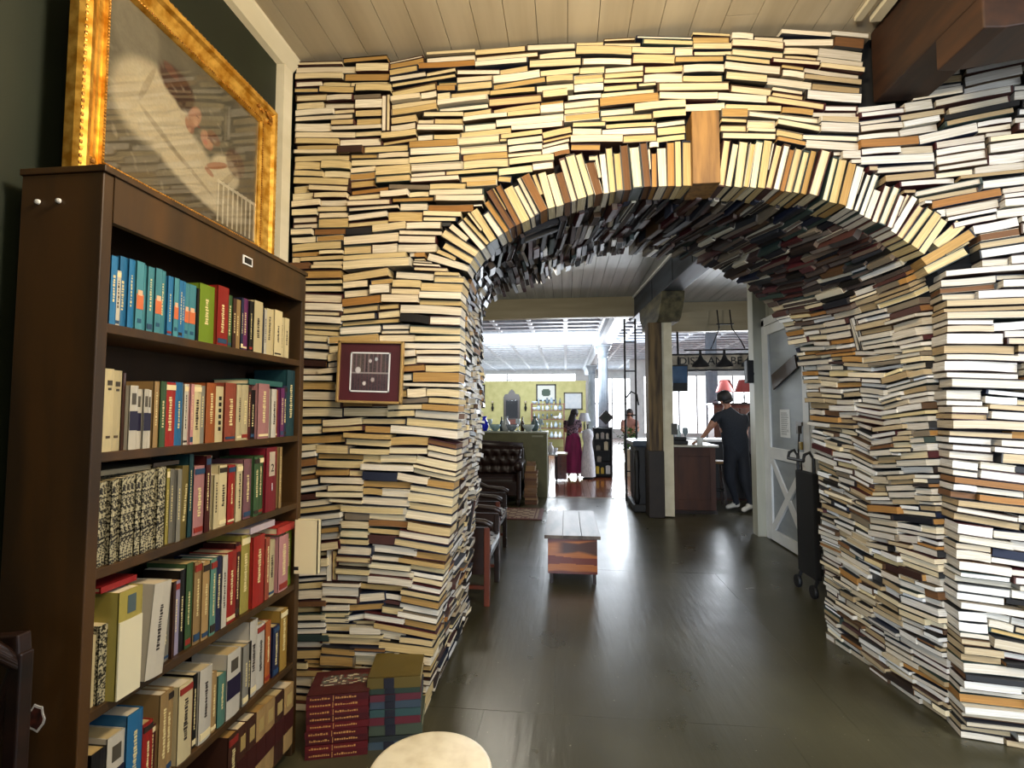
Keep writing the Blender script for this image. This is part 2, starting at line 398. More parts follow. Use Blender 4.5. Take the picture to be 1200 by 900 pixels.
# ---- ring of standing books over the arch
fcr, LFc = curve_at(PF)
s_a = next(k * .01 for k in range(9999) if fcr(k * .01).y > 2.215)
s_b = next(k * .01 for k in range(9999, 0, -1) if fcr(min(k * .01, LFc)).y > 2.20 and k * .01 < LFc)
ring_items = []; env = {}
pa_ = ppm = None; rr = random.Random(5); s = s_a; wood_done = False; WOODBLOCK = None
while s < s_b:
    p = fcr(s); q = fcr(s + .02); tg = (q - p).normalized(); nrm = Vector((-tg.y, tg.x))
    if not wood_done and p.x > .58:
        WOODBLOCK = (p.x + .055, p.y); wood_done = True
        for xx in np.arange(p.x - .01, p.x + .13, .01): env[round(xx, 2)] = 2.62 + .37
        s += .125; continue
    T = rr.triangular(.024, .056, .037)
    Lr_ = rr.uniform(.185, .235) if p.x < .62 or p.x > 1.02 else rr.uniform(.215, .245)
    if rr.random() < .06: Lr_ *= .75
    lean = rr.uniform(-.03, .03) + (.10 if .7 < p.x < 1.2 else 0)
    pm = fcr(s + T / 2) + nrm * (Lr_ / 2 - .005)
    ang = math.atan2(nrm.y, nrm.x) - (lean if p.x > .6 else -lean * .5)
    if p.x > 1.2: ang += .10
    ring_items.append((pm.x, pm.y, Lr_, T - .003, ang, 2))
    for u in np.arange(0, 1.01, .1):
        for e in (-T / 2, T / 2):
            k = pm + Vector((math.cos(ang), math.sin(ang))) * Lr_ * (u - .5) + tg * e
            kx = round(k.x, 2)
            for d in (-.01, 0, .01): env[round(kx + d, 2)] = max(env.get(round(kx + d, 2), 0), k.y + .004)
    if pa_ is not None and abs(ang - pa_) * Lr_ > .012:
        k = (pm + ppm) / 2 + Vector((math.cos((ang + pa_) / 2), math.sin((ang + pa_) / 2))) * Lr_ * .22
        ring_items.append((k.x, k.y, Lr_ * .6, max(.010, abs(ang - pa_) * Lr_ * .55), (ang + pa_) / 2, 2))
    pa_ = ang; ppm = pm; s += T
RX0 = min(env); RX1 = max(env)
def ring_env(x):
    x = round(x, 2)
    if x < RX0 or x > RX1: return None
    for d in (0, .01, -.01, .02, -.02):
        if round(x + d, 2) in env: return env[round(x + d, 2)]
    return None
def ring_low(x):   # underside of the ring over the piers
    if x < -.53: return 2.27 + max(0, (-.53 - x)) * 1.0
    if x > 1.76: return 2.28
    return 9

# ---- packing
rp = random.Random(21)
left_items, topL = skyline(XL + .05, -.53, lambda x: 0, lambda x: 2.30 if x < -.82 else 2.20 + (-.53 - x) * .45, rp)
right_items, topR = skyline(1.80, 2.75, lambda x: 0, lambda x: 2.185 if x < 2.05 else 2.24, random.Random(31))
XT0, XT1 = XL + .05, 2.75
def start(x):
    e = ring_env(x); b = topL(x) if x < -.53 else (topR(x) if x > 1.80 else 0)
    if x > 1.6 and x <= 1.80: b = max(b, 2.30)
    return max(b, e or 0, 2.0)
def ceil_line(x): return ZC - .012
top_items, _ = skyline(XT0, XT1, start, ceil_line, random.Random(43), stand=.008)
# keep the spots of the big beam and of the keystone block free
top_items = [i for i in top_items if not (1.52 < i[0] < 1.80 and i[1] > 3.02)]

wall_left = empty('wall_back_left', kind='structure', label='pier of glued cream-edged books left of the arch, beside the bookcase')
wall_top = empty('wall_back_upper', kind='structure', label='book wall above the arch, courses of page edges up to the ceiling')
wall_crown = empty('wall_back_crown', kind='structure', label='top courses of the book wall just under the cream ceiling')
wall_right = empty('wall_back_right', kind='structure', label='front face of the pale book pier right of the arch')
ring = empty('trim_1', kind='structure', label='ring of upright books and one wooden block over the arch')
tun_r = empty('wall_passage_right', kind='structure', label='right side of the book passage, pale pages curving up into the arch')
tun_l = empty('wall_passage_left', kind='structure', label='left side of the book passage next to the dark armchairs')
soffit = empty('ceiling_passage', kind='structure', label='dark underside of the book arch, covers hanging downward')

pl = front_place(True); lay(wall_left, left_items, pl, front_pick, random.Random(1))
lay(wall_right, right_items, front_place(False, out=.03), front_pick, random.Random(2))
zmid = 2.98
lay(wall_top, [i for i in top_items if i[1] < zmid], front_place(), front_pick, random.Random(3))
lay(wall_crown, [i for i in top_items if i[1] >= zmid], front_place(), front_pick, random.Random(4))
def ring_pick(it, rng):
    r = rng.random()
    if it[0] < .6 and r < .22 or r < .05: return 'fore', rng.choice(TANCOL)
    return rng.choice(['fore', 'fore', 'left', 'right']), rng.choice(PAGECOL)
lay(ring, ring_items, front_place(False, (.15, .19), .012), ring_pick, random.Random(6))
wx, wz = WOODBLOCK
OAK = M_('weathered_oak_block', '6b4a22', '9a7038', .6, scale=(30, 30, 3), bump=.3)
tag(MB().box((wx - .065, Yf(wx) - .035, wz - .01), (wx + .065, Yf(wx) + .16, wz + .355)).build('wooden_block', OAK, ring, bevel=.004), label='wooden block')

# ---- passage sides and soffit
def surf(sfrac, t):
    a = cF(sfrac * LF); b = cB(sfrac * LB); k = t / (YB - 2.5); p = a.lerp(b, k)
    return Vector((p.x, Yf(a.x) * (1 - k) + YB * k, p.y))
half = .5 * LF
def tunnel_place(side):
    def f(it, rng):
        t, sv, L, T, a, _ = it
        fr = sv / LF if side == 'L' else 1 - sv / LF
        P = surf(fr, t); e = .004 * (1 if side == 'L' else -1)
        up = (surf(fr + e, t) - P).normalized(); al = (surf(fr, t + .02) - P).normalized()   # al = +Y
        if side == 'R': ey = al.cross(up).normalized(); ex0 = -al
        else: ey = up.cross(al).normalized(); ex0 = al
        ez0 = ex0.cross(ey).normalized()
        if ez0.dot(up) < 0: ez0 = -ez0
        ex = ey.cross(ez0).normalized()
        sgn = 1 if ex.dot(ex0) > 0 else -1
        aa = a * sgn * (1 if side == 'L' else -1) if False else a * (1 if side == 'L' else -1)
        Rm = Matrix.Rotation(-aa, 3, ey); ex = Rm @ ex; ez = Rm @ ez0
        Rj = Matrix.Rotation(rng.gauss(0, .035), 3, ez); ex = Rj @ ex; eyj = Rj @ ey
        hi = sv > 2.35
        return mtx(P + ey * rng.uniform(-.035 if hi else -.018, .02), ex, eyj, ez, L, rng.uniform(.10, .14), T)
    return f
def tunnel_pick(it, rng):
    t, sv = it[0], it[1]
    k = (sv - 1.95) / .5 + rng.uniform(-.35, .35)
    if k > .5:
        return rng.choice(['spine', 'spine', 'spine', 'fore', 'left']), rng.choice(DUSTSHADECOL)
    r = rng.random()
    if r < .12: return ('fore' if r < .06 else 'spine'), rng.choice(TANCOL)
    return rng.choice(['fore', 'fore', 'left', 'right']), rng.choice(DAYLITCOL + DAYLITCOL + PAGECOL[:3])
W = YB - 2.5
def tcap(x): return half - .01
for side, par, seed in (('R', tun_r, 61), ('L', tun_l, 71)):
    items, _ = skyline(.15 if side == 'L' else .13, W - .02, lambda x: 0, tcap, random.Random(seed), Lr=(.12, .25), Tr=(.017, .047, .028), stand=.006)
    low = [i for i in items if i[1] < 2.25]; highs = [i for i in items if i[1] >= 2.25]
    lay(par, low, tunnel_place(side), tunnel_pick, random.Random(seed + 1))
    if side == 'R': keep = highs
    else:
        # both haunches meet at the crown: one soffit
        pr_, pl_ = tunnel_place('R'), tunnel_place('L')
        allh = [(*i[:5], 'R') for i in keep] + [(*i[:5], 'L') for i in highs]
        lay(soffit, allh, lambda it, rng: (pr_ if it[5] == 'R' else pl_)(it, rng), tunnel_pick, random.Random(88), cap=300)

# ---- dark core that carries the books
def offset(P, d):
    out = []
    for i, (x, z) in enumerate(P):
        a = Vector(P[max(i - 1, 0)]); b = Vector(P[min(i + 1, len(P) - 1)]); t = (b - a).normalized(); out.append((x - t.y * d, max(z + t.x * d, 0)))
    out[0] = (P[0][0] - d, 0); out[-1] = (P[-1][0] + d, 0); return out
oF = offset(PF, .085); oB = offset(PB, .085); core = MB(); n = len(oF)
def outer(i, P):
    x, z = P[i]
    return (XL, z) if i < 9 else ((3.3, z) if i > n - 7 else (XL if i == 9 else (3.3 if i == n - 7 else x), ZC))
fr = [(x, Yf(x) + .085, z) for x, z in oF]; bk = [(x, YB - .03, z) for x, z in oB]
fo = [(outer(i, oF)[0], Yf(outer(i, oF)[0]) + .085, outer(i, oF)[1]) for i in range(n)]; bo = [(outer(i, oB)[0], YB - .03, outer(i, oB)[1]) for i in range(n)]
for i in range(n - 1):
    core.add([fr[i], fr[i + 1], bk[i + 1], bk[i]], [(0, 1, 2, 3)])
    core.add([fr[i], fr[i + 1], fo[i + 1], fo[i]], [(0, 1, 2, 3)])
    core.add([bk[i], bk[i + 1], bo[i + 1], bo[i]], [(0, 1, 2, 3)])
corew = core.build('core', MATBLACK, wall_top)
def text_obj(name, body, size, mat, parent, loc, rot, extrude=.004, align='LEFT'):
    tx = bpy.data.curves.new(name, 'FONT'); tx.body = body; tx.size = size; tx.extrude = extrude; tx.align_x = align; tx.resolution_u = 3
    to = bpy.data.objects.new(name + '_curve', tx); COL.objects.link(to); bpy.context.view_layer.update()
    me = bpy.data.meshes.new_from_object(to); bpy.data.objects.remove(to); me.materials.clear(); me.materials.append(mat)
    o = bpy.data.objects.new(name, me); COL.objects.link(o); o.parent = parent; o.location = loc; o.rotation_euler = rot; return o
# ------------------------------------------------------------------ front room shell
ZF = 0.0
def floor_():
    f = empty('floor', kind='structure', label='olive grey painted floor of large worn sheets')
    rng = random.Random(9); b = MB(); b.box((-4.2, -2.2, -.08), (5.2, 9.0, -.012)); b.build('subfloor', MATBLACK, f)
    ys = [-2.2, 2.6, 4.95, 9.0]
    xs = [-4.2, -2.45, -.42, 1.02, 3.1, 5.2]
    for j in range(len(ys) - 1):
        sh = .35 if j % 2 else 0
        for i in range(len(xs) - 1):
            x0 = xs[i] + (sh if i else 0); x1 = xs[i + 1] + (sh if i < len(xs) - 2 else 0)
            MB().box((x0 + .0006, ys[j] + .0006, -.012), (x1 - .0006, ys[j + 1] - .0006, rng.uniform(-.0004, .0004))).build('floor_sheet', FLOORM, f)
floor_()
ceil_ = empty('ceiling', kind='structure', label='cream painted board ceiling of the front room')
MB().box((XL - .1, -2.2, ZC + .03), (3.4, 2.9, ZC + .1)).build('ceiling_backing', MATBLACK, ceil_)
x = XL; rng = random.Random(3)
while x < 3.3:
    wd = .152
    if .9 < x < 1.05: MB().box((x + .0015, 1.72, ZC), (x + wd - .0015, 2.85, ZC + .03)).build('plank', CREILD, ceil_); MB().box((x + .0015, -2.2, ZC), (x + wd - .0015, 1.715, ZC + .03)).build('plank', CREILD, ceil_)
    elif .75 < x < .9: MB().box((x + .0015, 2.43, ZC), (x + wd - .0015, 2.85, ZC + .03)).build('plank', CREILD, ceil_); MB().box((x + .0015, -2.2, ZC), (x + wd - .0015, 2.426, ZC + .03)).build('plank', CREILD, ceil_)
    else: MB().box((x + .0015, -2.2, ZC + rng.uniform(0, .002)), (x + wd - .0015, 2.85, ZC + .03)).build('plank', CREILD, ceil_)
    x += wd
o = MB().box((XL - .1, -2.2, 0), (XL, 3.65, ZC + .03)).build('wall_left', GREENW); tag(o, 'dark green painted wall behind the bookcase', kind='structure')
o = MB().prism([(XL, ZC - .001), (XL + .075, ZC - .001), (XL + .075, ZC - .02), (XL + .03, ZC - .075), (XL, ZC - .085)], -2.2, 2.5).build('trim_2', CREAMW); tag(o, 'cream crown moulding between green wall and ceiling', kind='structure')
o = MB().box((XL, 2.40, 2.0), (XL + .045, 2.48, ZC - .085)).build('trim_3', CREAMW); tag(o, 'ragged pale corner strip where the book wall meets the green wall', kind='structure')
# brown beam into the book wall, with a lower cross beam resting against it
bt = empty('ceiling_beam', kind='structure', label='heavy dark brown timber beam running into the book wall')
MB().box((1.54, -2.2, 3.045), (1.78, 2.62, ZC)).build('timber', BEAMB, bt, bevel=.008)
MB().box((1.40, -2.2, ZC - .02), (1.435, 2.5, ZC - .001)).box((1.47, -2.2, ZC - .03), (1.52, 2.5, ZC - .001)).build('batten', CREAMW, bt)
c = MB().prism([(1.545, 2.92), (1.62, 2.915), (2.05, 2.965), (2.8, 3.03), (3.3, 3.05), (3.3, ZC - .01), (1.545, ZC - .01)], 1.96, 2.2).build('bracket_timber', BEAMB, bt, bevel=.006)
MB().box((1.56, 1.944, 3.12), (3.2, 1.9635, 3.125)).build('saw_crack', MATBLACK, bt)

# ------------------------------------------------------------------ bookcase
BX, Y0, Y1, BT = -1.2, 1.165, 2.20, 2.13
bc = empty('bookcase', (0, 0, 0), label='tall dark stained wooden bookcase standing against the green wall', cat='bookcase')
MB().box((-1.44, Y0, 0), (BX, Y0 + .032, BT)).build('side_panel', WOODC, bc, bevel=.003)
MB().box((-1.44, Y1 - .032, 0), (BX, Y1, BT)).build('side_panel', WOODC, bc, bevel=.003)
MB().box((-1.44, Y0 + .032, 0), (-1.428, Y1 - .032, BT)).build('back_panel', WOODIN, bc)
MB().box((-1.444, Y0 - .004, BT), (BX + .008, Y1 + .004, BT + .018)).build('top_panel', WOODC, bc, bevel=.002)
MB().box((BX - .02, Y0 + .032, 2.005), (BX + .002, Y1 - .032, BT)).build('header_rail', WOODC, bc)
lt = MB().box((BX + .002, 1.735, 2.055), (BX + .006, 1.79, 2.088)).build('label_holder', WHITEP, bc); tag(lt, 'small white-edged label holder')
MB().box((BX + .0055, 1.741, 2.06), (BX + .0068, 1.784, 2.083)).build('card', BLACK, lt)
SHELVES = [1.735, 1.395, 1.095, .74, .40, .065]
for z in SHELVES: MB().box((-1.428, Y0 + .032, z - .026), (BX - .003, Y1 - .032, z)).build('shelf', WOODC, bc, bevel=.002)
for yy in (0, .028):
    kn = MB(); kn.lathe([(.0001, 0), (.007, .002), (.006, .008), (.0001, .01)], 10, X=Matrix.Translation((-1.385 + yy * 2.2, Y0, 2.055)) @ Matrix.Rotation(PI / 2, 4, 'X'))
    kn.build('peg', WHITEP, bc)
stk = MB(); poly = [(math.cos(a) * r_ * .026, math.sin(a) * r_ * .034) for a, r_ in zip(np.linspace(0, 2 * PI, 15)[:-1], [1, .85, 1.05, .9, 1, .8, 1.05, .95, .85, 1, .9, 1.05, .9, .95])]
stk.prism([(x - 1.316, z + .74) for x, z in poly], Y0 - .0015, Y0, 0); st = stk.build('sticker', WHITEP, bc)
tag(st, 'torn sticker with a pale edge'); MB().prism([(x * .8 - 1.316, z * .8 + .74) for x, z in poly], Y0 - .0022, Y0 - .0014).build('sticker_print', M_('sticker_print', '2a1512', '5c2a20', .6, scale=(60, 60, 60)), st)

# shelf books: (front edge y, thickness, height, colour); marks: * printed band, ^ little emblem, = dark label, # row of squares, ~ two-tone
ROWS = [
    (1.735, [(1.211, 0.02, 0.187, 'blue'), (1.233, 0.015, 0.153, 'white'), (1.247, 0.023, 0.197, 'blue'), (1.27, 0.02, 0.196, 'blue'), (1.29, 0.027, 0.196, 'teal*'), (1.318, 0.016, 0.195, 'teal'), (1.334, 0.023, 0.193, 'teal'), (1.358, 0.026, 0.195, 'teal*'), (1.385, 0.023, 0.197, 'teal'), (1.409, 0.021, 0.185, 'blue'), (1.431, 0.02, 0.185, 'teal*'), (1.452, 0.019, 0.183, 'blue'), (1.471, 0.017, 0.185, 'blue'), (1.488, 0.021, 0.184, 'teal*'), (1.509, 0.03, 0.185, 'teal*'), (1.54, 0.012, 0.179, 'black'), (1.553, 0.073, 0.201, 'lime'), (1.626, 0.058, 0.212, 'red'), (1.685, 0.024, 0.191, 'green'), (1.709, 0.02, 0.183, 'brown'), (1.729, 0.029, 0.185, 'tan'), (1.763, 0.015, 0.198, 'navy'), (1.778, 0.029, 0.2, 'purple'), (1.807, 0.024, 0.196, 'black'), (1.831, 0.055, 0.204, 'cream'), (1.887, 0.023, 0.196, 'navy'), (1.911, 0.018, 0.183, 'white'), (1.928, 0.043, 0.192, 'cream'), (1.971, 0.057, 0.195, 'cream'), (2.029, 0.04, 0.176, 'cream'), (2.069, 0.035, 0.179, 'cream')]),
    (1.395, [(1.209, 0.03, 0.221, 'cream^'), (1.24, 0.03, 0.219, 'cream^'), (1.272, 0.011, 0.214, 'brown'), (1.285, 0.028, 0.18, 'white='), (1.313, 0.019, 0.171, 'white='), (1.332, 0.018, 0.172, 'white='), (1.351, 0.016, 0.17, 'white='), (1.372, 0.019, 0.197, 'tan'), (1.391, 0.023, 0.198, 'green'), (1.414, 0.045, 0.197, 'red'), (1.46, 0.034, 0.2, 'blue'), (1.498, 0.019, 0.196, 'white'), (1.517, 0.015, 0.197, 'pink'), (1.532, 0.039, 0.196, 'cream'), (1.571, 0.021, 0.194, 'grey'), (1.595, 0.047, 0.205, 'orange'), (1.643, 0.04, 0.196, 'cream#'), (1.687, 0.061, 0.211, 'rust'), (1.748, 0.033, 0.207, 'cream'), (1.781, 0.039, 0.209, 'cream'), (1.825, 0.021, 0.208, 'dark red'), (1.847, 0.028, 0.192, 'black'), (1.874, 0.093, 0.219, 'pink'), (1.968, 0.037, 0.201, 'white'), (2.005, 0.029, 0.199, 'orange'), (2.034, 0.029, 0.208, 'purple'), (2.063, 0.033, 0.22, 'navy'), (2.093, 0.064, 0.291, 'dark teal')]),
    (1.095, [(1.209, 0.015, 0.219, 'speckled'), (1.224, 0.015, 0.22, 'speckled'), (1.24, 0.015, 0.222, 'speckled'), (1.256, 0.016, 0.223, 'speckled'), (1.272, 0.016, 0.225, 'speckled'), (1.289, 0.016, 0.227, 'speckled'), (1.306, 0.017, 0.228, 'speckled'), (1.323, 0.018, 0.23, 'speckled'), (1.341, 0.018, 0.232, 'speckled'), (1.36, 0.018, 0.233, 'speckled'), (1.379, 0.019, 0.235, 'speckled'), (1.398, 0.02, 0.237, 'speckled'), (1.418, 0.02, 0.239, 'speckled'), (1.441, 0.013, 0.231, 'yellow'), (1.454, 0.018, 0.227, 'grey'), (1.472, 0.018, 0.225, 'grey'), (1.489, 0.041, 0.233, 'olive'), (1.528, 0.019, 0.268, 'dark teal'), (1.549, 0.048, 0.226, 'pink'), (1.599, 0.025, 0.257, 'dark red'), (1.624, 0.013, 0.255, 'white'), (1.644, 0.026, 0.187, 'cream'), (1.673, 0.041, 0.216, 'cream'), (1.719, 0.039, 0.212, 'red'), (1.762, 0.035, 0.21, 'cream'), (1.807, 0.047, 0.225, 'mauve'), (1.859, 0.033, 0.231, 'green'), (1.892, 0.04, 0.231, 'green'), (1.937, 0.098, 0.26, 'burgundy'), (2.035, 0.02, 0.256, 'tan')]),
    (0.74, [(1.214, 0.011, 0.181, 'cream'), (1.225, 0.025, 0.201, 'speckled'), (1.248, 0.093, 0.279, 'yellow~'), (1.341, 0.064, 0.262, 'white'), (1.408, 0.013, 0.179, 'olive'), (1.418, 0.02, 0.229, 'rust'), (1.438, 0.037, 0.229, 'grey'), (1.475, 0.012, 0.232, 'brown'), (1.487, 0.025, 0.228, 'lilac'), (1.512, 0.024, 0.255, 'black'), (1.535, 0.029, 0.269, 'green'), (1.564, 0.032, 0.266, 'tan'), (1.596, 0.033, 0.256, 'tan'), (1.632, 0.03, 0.255, 'mint'), (1.662, 0.031, 0.255, 'navy'), (1.693, 0.027, 0.25, 'white'), (1.722, 0.055, 0.253, 'red'), (1.781, 0.03, 0.272, 'dark red'), (1.815, 0.053, 0.29, 'yellow'), (1.873, 0.086, 0.272, 'red'), (1.959, 0.031, 0.247, 'rust'), (1.99, 0.044, 0.228, 'cream'), (2.046, 0.073, 0.232, 'pink'), (2.117, 0.05, 0.259, 'lime')]),
    (0.4, [(1.226, 0.046, 0.214, 'black'), (1.27, 0.054, 0.228, 'white='), (1.324, 0.052, 0.256, 'blue'), (1.378, 0.037, 0.2, 'red'), (1.416, 0.019, 0.174, 'dark red'), (1.434, 0.033, 0.253, 'tan'), (1.466, 0.035, 0.245, 'tan'), (1.508, 0.059, 0.238, 'cream'), (1.568, 0.019, 0.207, 'orange'), (1.585, 0.02, 0.235, 'black'), (1.604, 0.059, 0.239, 'white'), (1.664, 0.03, 0.199, 'tan'), (1.695, 0.041, 0.176, 'mint'), (1.736, 0.084, 0.229, 'white='), (1.824, 0.037, 0.218, 'grey'), (1.86, 0.022, 0.218, 'black'), (1.878, 0.05, 0.286, 'white'), (1.929, 0.053, 0.251, 'white'), (1.987, 0.037, 0.241, 'orange'), (2.031, 0.045, 0.204, 'navy'), (2.08, 0.054, 0.251, 'gold')]),
    (0.065, [(1.727, 0.052, 0.284, 'brown'), (1.778, 0.055, 0.282, 'brown='), (1.831, 0.059, 0.281, 'brown='), (1.888, 0.062, 0.279, 'tan='), (1.948, 0.066, 0.277, 'tan='), (2.013, 0.07, 0.268, 'brown='), (2.081, 0.082, 0.261, 'tan=')]),
]
COLS = dict(blue='2f7fb4', white='cfc8b6', teal='4f97a4', black='14110f', lime='7f9c28', red='a8241c', green='3c5a34', brown='4a2a1c', tan='b3915c', navy='232a4c', purple='6a2a5c',
            cream='e0cf9e', pink='cc8f8c', grey='8e8a7c', orange='b4602c', rust='9c4a34', speckled='8d866c', yellow='b8a850', olive='7c6c34', burgundy='7e1626', mauve='8a5c62', mint='5f8f7c', lilac='9c94ac', gold='b08a3c')
COLS['dark red'] = '4e1214'; COLS['dark teal'] = '1c464c'
rb = random.Random(77)
SHELF_NAME = ['top shelf', 'second shelf', 'third shelf', 'fourth shelf', 'fifth shelf', 'bottom shelf']
used = {}
def shelf_book(k, z, y, t, h, code, prev, nxt, idx):
    c = code.strip('*^=#~'); mk = code[len(c):]
    col = Vector(H(COLS[c])) * rb.uniform(.52, .80); dep = rb.uniform(.13, .165); xf = BX - rb.uniform(.006, .022); t = min(t, .075); t0 = max(t - .0012, .006)
    if k == 5: dep = .18; xf = BX + .012
    if k == 3 and c in ('yellow', 'white') and y < 1.4: xf = BX + .02
    lean = 0
    if k == 3 and 1.3 < y < 1.38: lean = -.09
    if k == 2 and code == 'olive': lean = -.07
    kind = 'paperback' if (t < .03 or k == 0) else 'hardback'
    desc = {'*': 'pale teal paperback with an orange printed picture', '^': 'cream spine with a small dark emblem', '=': 'book with a dark label band on', '#': 'cream spine with a row of black squares', '~': 'thick book with a yellow top and cream lower cover'}.get(mk)
    if mk == '=': desc = {'white': 'white book with a dark title band', 'brown': 'brown leather-look volume with label panels', 'tan': 'tan leather-look volume with label panels'}[c]
    elif c == 'speckled': desc = 'black and white speckled marbled volume'
    elif not desc: desc = '%s %s' % (c, kind)
    root = empty('book', (xf, y + t / 2, z)); root.rotation_euler = (lean, 0, 0)
    used.setdefault((k, desc), []).append(root); tag(root, desc, 'book', 'books on the %s' % SHELF_NAME[k])
    hard = kind == 'hardback'; ct = .003 if hard else .0012; ov = .003 if hard else 0
    cv = MB(); bow = .004 if hard else .001
    cv.box((-dep, -t0 / 2, 0), (-.002, -t0 / 2 + ct, h)); cv.box((-dep, t0 / 2 - ct, 0), (-.002, t0 / 2, h))
    ns = 4; sp = [(-.003 + bow * math.sin(PI * i / ns), -t0 / 2 + t0 * i / ns) for i in range(ns + 1)]; sp += [(-.006, t0 / 2), (-.006, -t0 / 2)]
    cv.add([(a, b, 0) for a, b in sp] + [(a, b, h) for a, b in sp], [tuple(range(6, -1, -1)), tuple(range(7, 14))] + [(i, (i + 1) % 7, (i + 1) % 7 + 7, i + 7) for i in range(7)])
    mt = SPECK if c == 'speckled' else SPINE
    co = cv.build('cover', mt, root); co.color = (*col, 1)
    pg = MB().box((-dep + ov, -t0 / 2 + ct, ov), (-.006, t0 / 2 - ct, h - ov)).build('page_block', SHEET, root); pg.color = (*H(rb.choice(PAGECOL)), 1)
    xs = bow - .0028
    def mark(z0, z1, w, cc, name='spine_print', x_=0):
        m = MB().box((-.004, -t0 * w / 2, z0 * h), (xs + .0006 + x_, t0 * w / 2, z1 * h)).build(name, SPINE, root); m.color = (*H(cc), 1); return m
    dark = sum(col) < .9
    ink = 'd8c890' if dark else '2a201a'
    if mk == '*': mark(.30, .52, .9, 'c8683c'); mark(.50, .58, .6, 'd8b08c', x_=.0002); mark(.1, .16, .5, '1f4a66')
    elif mk == '^': mark(.80, .86, .45, '3a3020'); mark(.74, .77, .3, '3a3020'); mark(.16, .19, .4, '4a3a24')
    elif mk == '=':
        mark(.30, .60, .96, '1c1830' if c == 'white' else '3a1410'); mark(.7, .88, .5, '4a4438' if c == 'white' else 'a89058')
    elif mk == '#':
        for q in range(6): mark(.2 + q * .11, .27 + q * .11, .3, '14110f')
    elif mk == '~': mark(.0, .72, .99, 'd8d0b0'); mark(.78, .95, .35, '4a5a5c')
    elif c == 'speckled': pass
    elif c == 'burgundy':
        mark(.55, .93, .5, 'b8a890')
        for ch_, zz in (('2', .62), ('1', .32)):
            text_obj('numeral', ch_, .045, BLACK if ch_ == '2' else WHITEP, root, (xs + .0018, 0, zz * h), (PI / 2, 0, PI / 2), .0004, 'CENTER')
    elif t > .012:
        # lettering too small to read: short strokes down the spine
        m = MB(); z_ = rb.uniform(.22, .34) * h; ze = rb.uniform(.66, .84) * h; wv = t0 * rb.uniform(.2, .36)
        while z_ < ze:
            l = rb.uniform(.003, .008); m.box((-.004, -wv / 2 * rb.uniform(.5, 1), z_), (xs + .0005, wv / 2 * rb.uniform(.5, 1), z_ + l)); z_ += l + rb.uniform(.0015, .004)
        m = m.build('spine_lettering', SPINE, root); m.color = (*H(ink), 1)
        if rb.random() < .5: mark(.04, rb.uniform(.07, .14), .8, rb.choice(['2a201a', 'e0cf9e', '8a2a20', '24405c']))
        if rb.random() < .35: mark(.88, .96, .9, rb.choice(['2a201a', 'e0cf9e', '8a2a20', '24405c']))
    return desc
SPECK = M_('speckled_marble_paper', '17140f', 'b0a888', .5, scale=(170, 170, 170), detail=2, lo=.46, hi=.56)
for k, (z, L) in enumerate(ROWS):
    prev = None
    for i, (y, t, h, code) in enumerate(L):
        if y + t > Y1 - .034: t = Y1 - .034 - y
        if t < .006: continue
        y = max(y, Y0 + .034); shelf_book(k, z, y, t, min(h, .30), code, prev, None, i)
        c = code.strip('*^=#~'); prev = c
ORD = ['', 'second ', 'third ', 'fourth ', 'fifth ', 'sixth ', 'seventh ', 'eighth ', 'ninth ', 'tenth ', 'eleventh ', 'twelfth ', 'thirteenth ', 'fourteenth ']
for (k, d), rs in used.items():
    for q, r in enumerate(rs):
        if len(rs) == 1: r['label'] = '%s standing on the %s' % (d, SHELF_NAME[k])
        elif q == len(rs) - 1: r['label'] = '%s furthest from the camera, %s' % (d, SHELF_NAME[k])
        else: r['label'] = '%s%s from the near end, %s' % (ORD[q] if q else 'first ', d, SHELF_NAME[k])
def flat_book(x, y, z, lx, ly, t, col, label, rz=0, group=None, page='dfcfa6', name='book', spine='-y', hard=True):
    """a book lying down; spine on the given side"""
    r = empty(name, (x, y, z), rz, label=label, cat='book', group=group); ct = .0035 if hard else .0015
    c = MB(); c.box((-lx / 2, -ly / 2, 0), (lx / 2, ly / 2, ct)); c.box((-lx / 2, -ly / 2, t - ct), (lx / 2, ly / 2, t))
    e = .004
    if spine == '-y': c.box((-lx / 2, -ly / 2 - .002, 0), (lx / 2, -ly / 2 + e, t)); pa, pb = (-lx / 2 + .003, -ly / 2 + e), (lx / 2 - .003, ly / 2 - .003)
    else: c.box((lx / 2 - e, -ly / 2, 0), (lx / 2 + .002, ly / 2, t)); pa, pb = (-lx / 2 + .003, -ly / 2 + .003), (lx / 2 - e, ly / 2 - .003)
    co = c.build('cover', SPINE, r); co.color = (*H(col), 1)
    p = MB().box((*pa, ct), (*pb, t - ct)).build('page_block', SHEET, r); p.color = (*H(page), 1)
    return r
# books lying on top of the rows
G = 'books lying flat on other books'
flat_book(-1.30, 1.95, 1.395 + .213, .15, .23, .022, '2c5c56', 'dark green book lying flat on the books at the far end, second shelf', group=G, spine='+x')
flat_book(-1.31, 1.30, 1.095 + .236, .16, .17, .014, '5c5848', 'speckled thin volume lying flat on the speckled set, third shelf', rz=.03, group=G, spine='+x')
flat_book(-1.30, 1.44, 1.095 + .241, .15, .10, .012, '2c241c', 'dark thin book lying flat just beyond the speckled one, third shelf', group=G, spine='+x')
flat_book(-1.30, 1.28, .74 + .285, .17, .11, .016, '8c1c1c', 'small red book lying flat above the yellow one, fourth shelf', group=G, spine='+x')
flat_book(-1.29, 1.92, .74 + .292, .17, .16, .024, 'b4a4a8', 'pale pink book lying flat over the red hardbacks, fourth shelf', group=G, spine='+x')
flat_book(-1.29, 2.09, .74 + .245, .17, .13, .03, 'a8322c', 'red book lying flat at the far end, fourth shelf', group=G, spine='+x')
r = empty('book', (-1.178, 2.115, .80), label='cream book standing out past the far end, fourth shelf', cat='book')
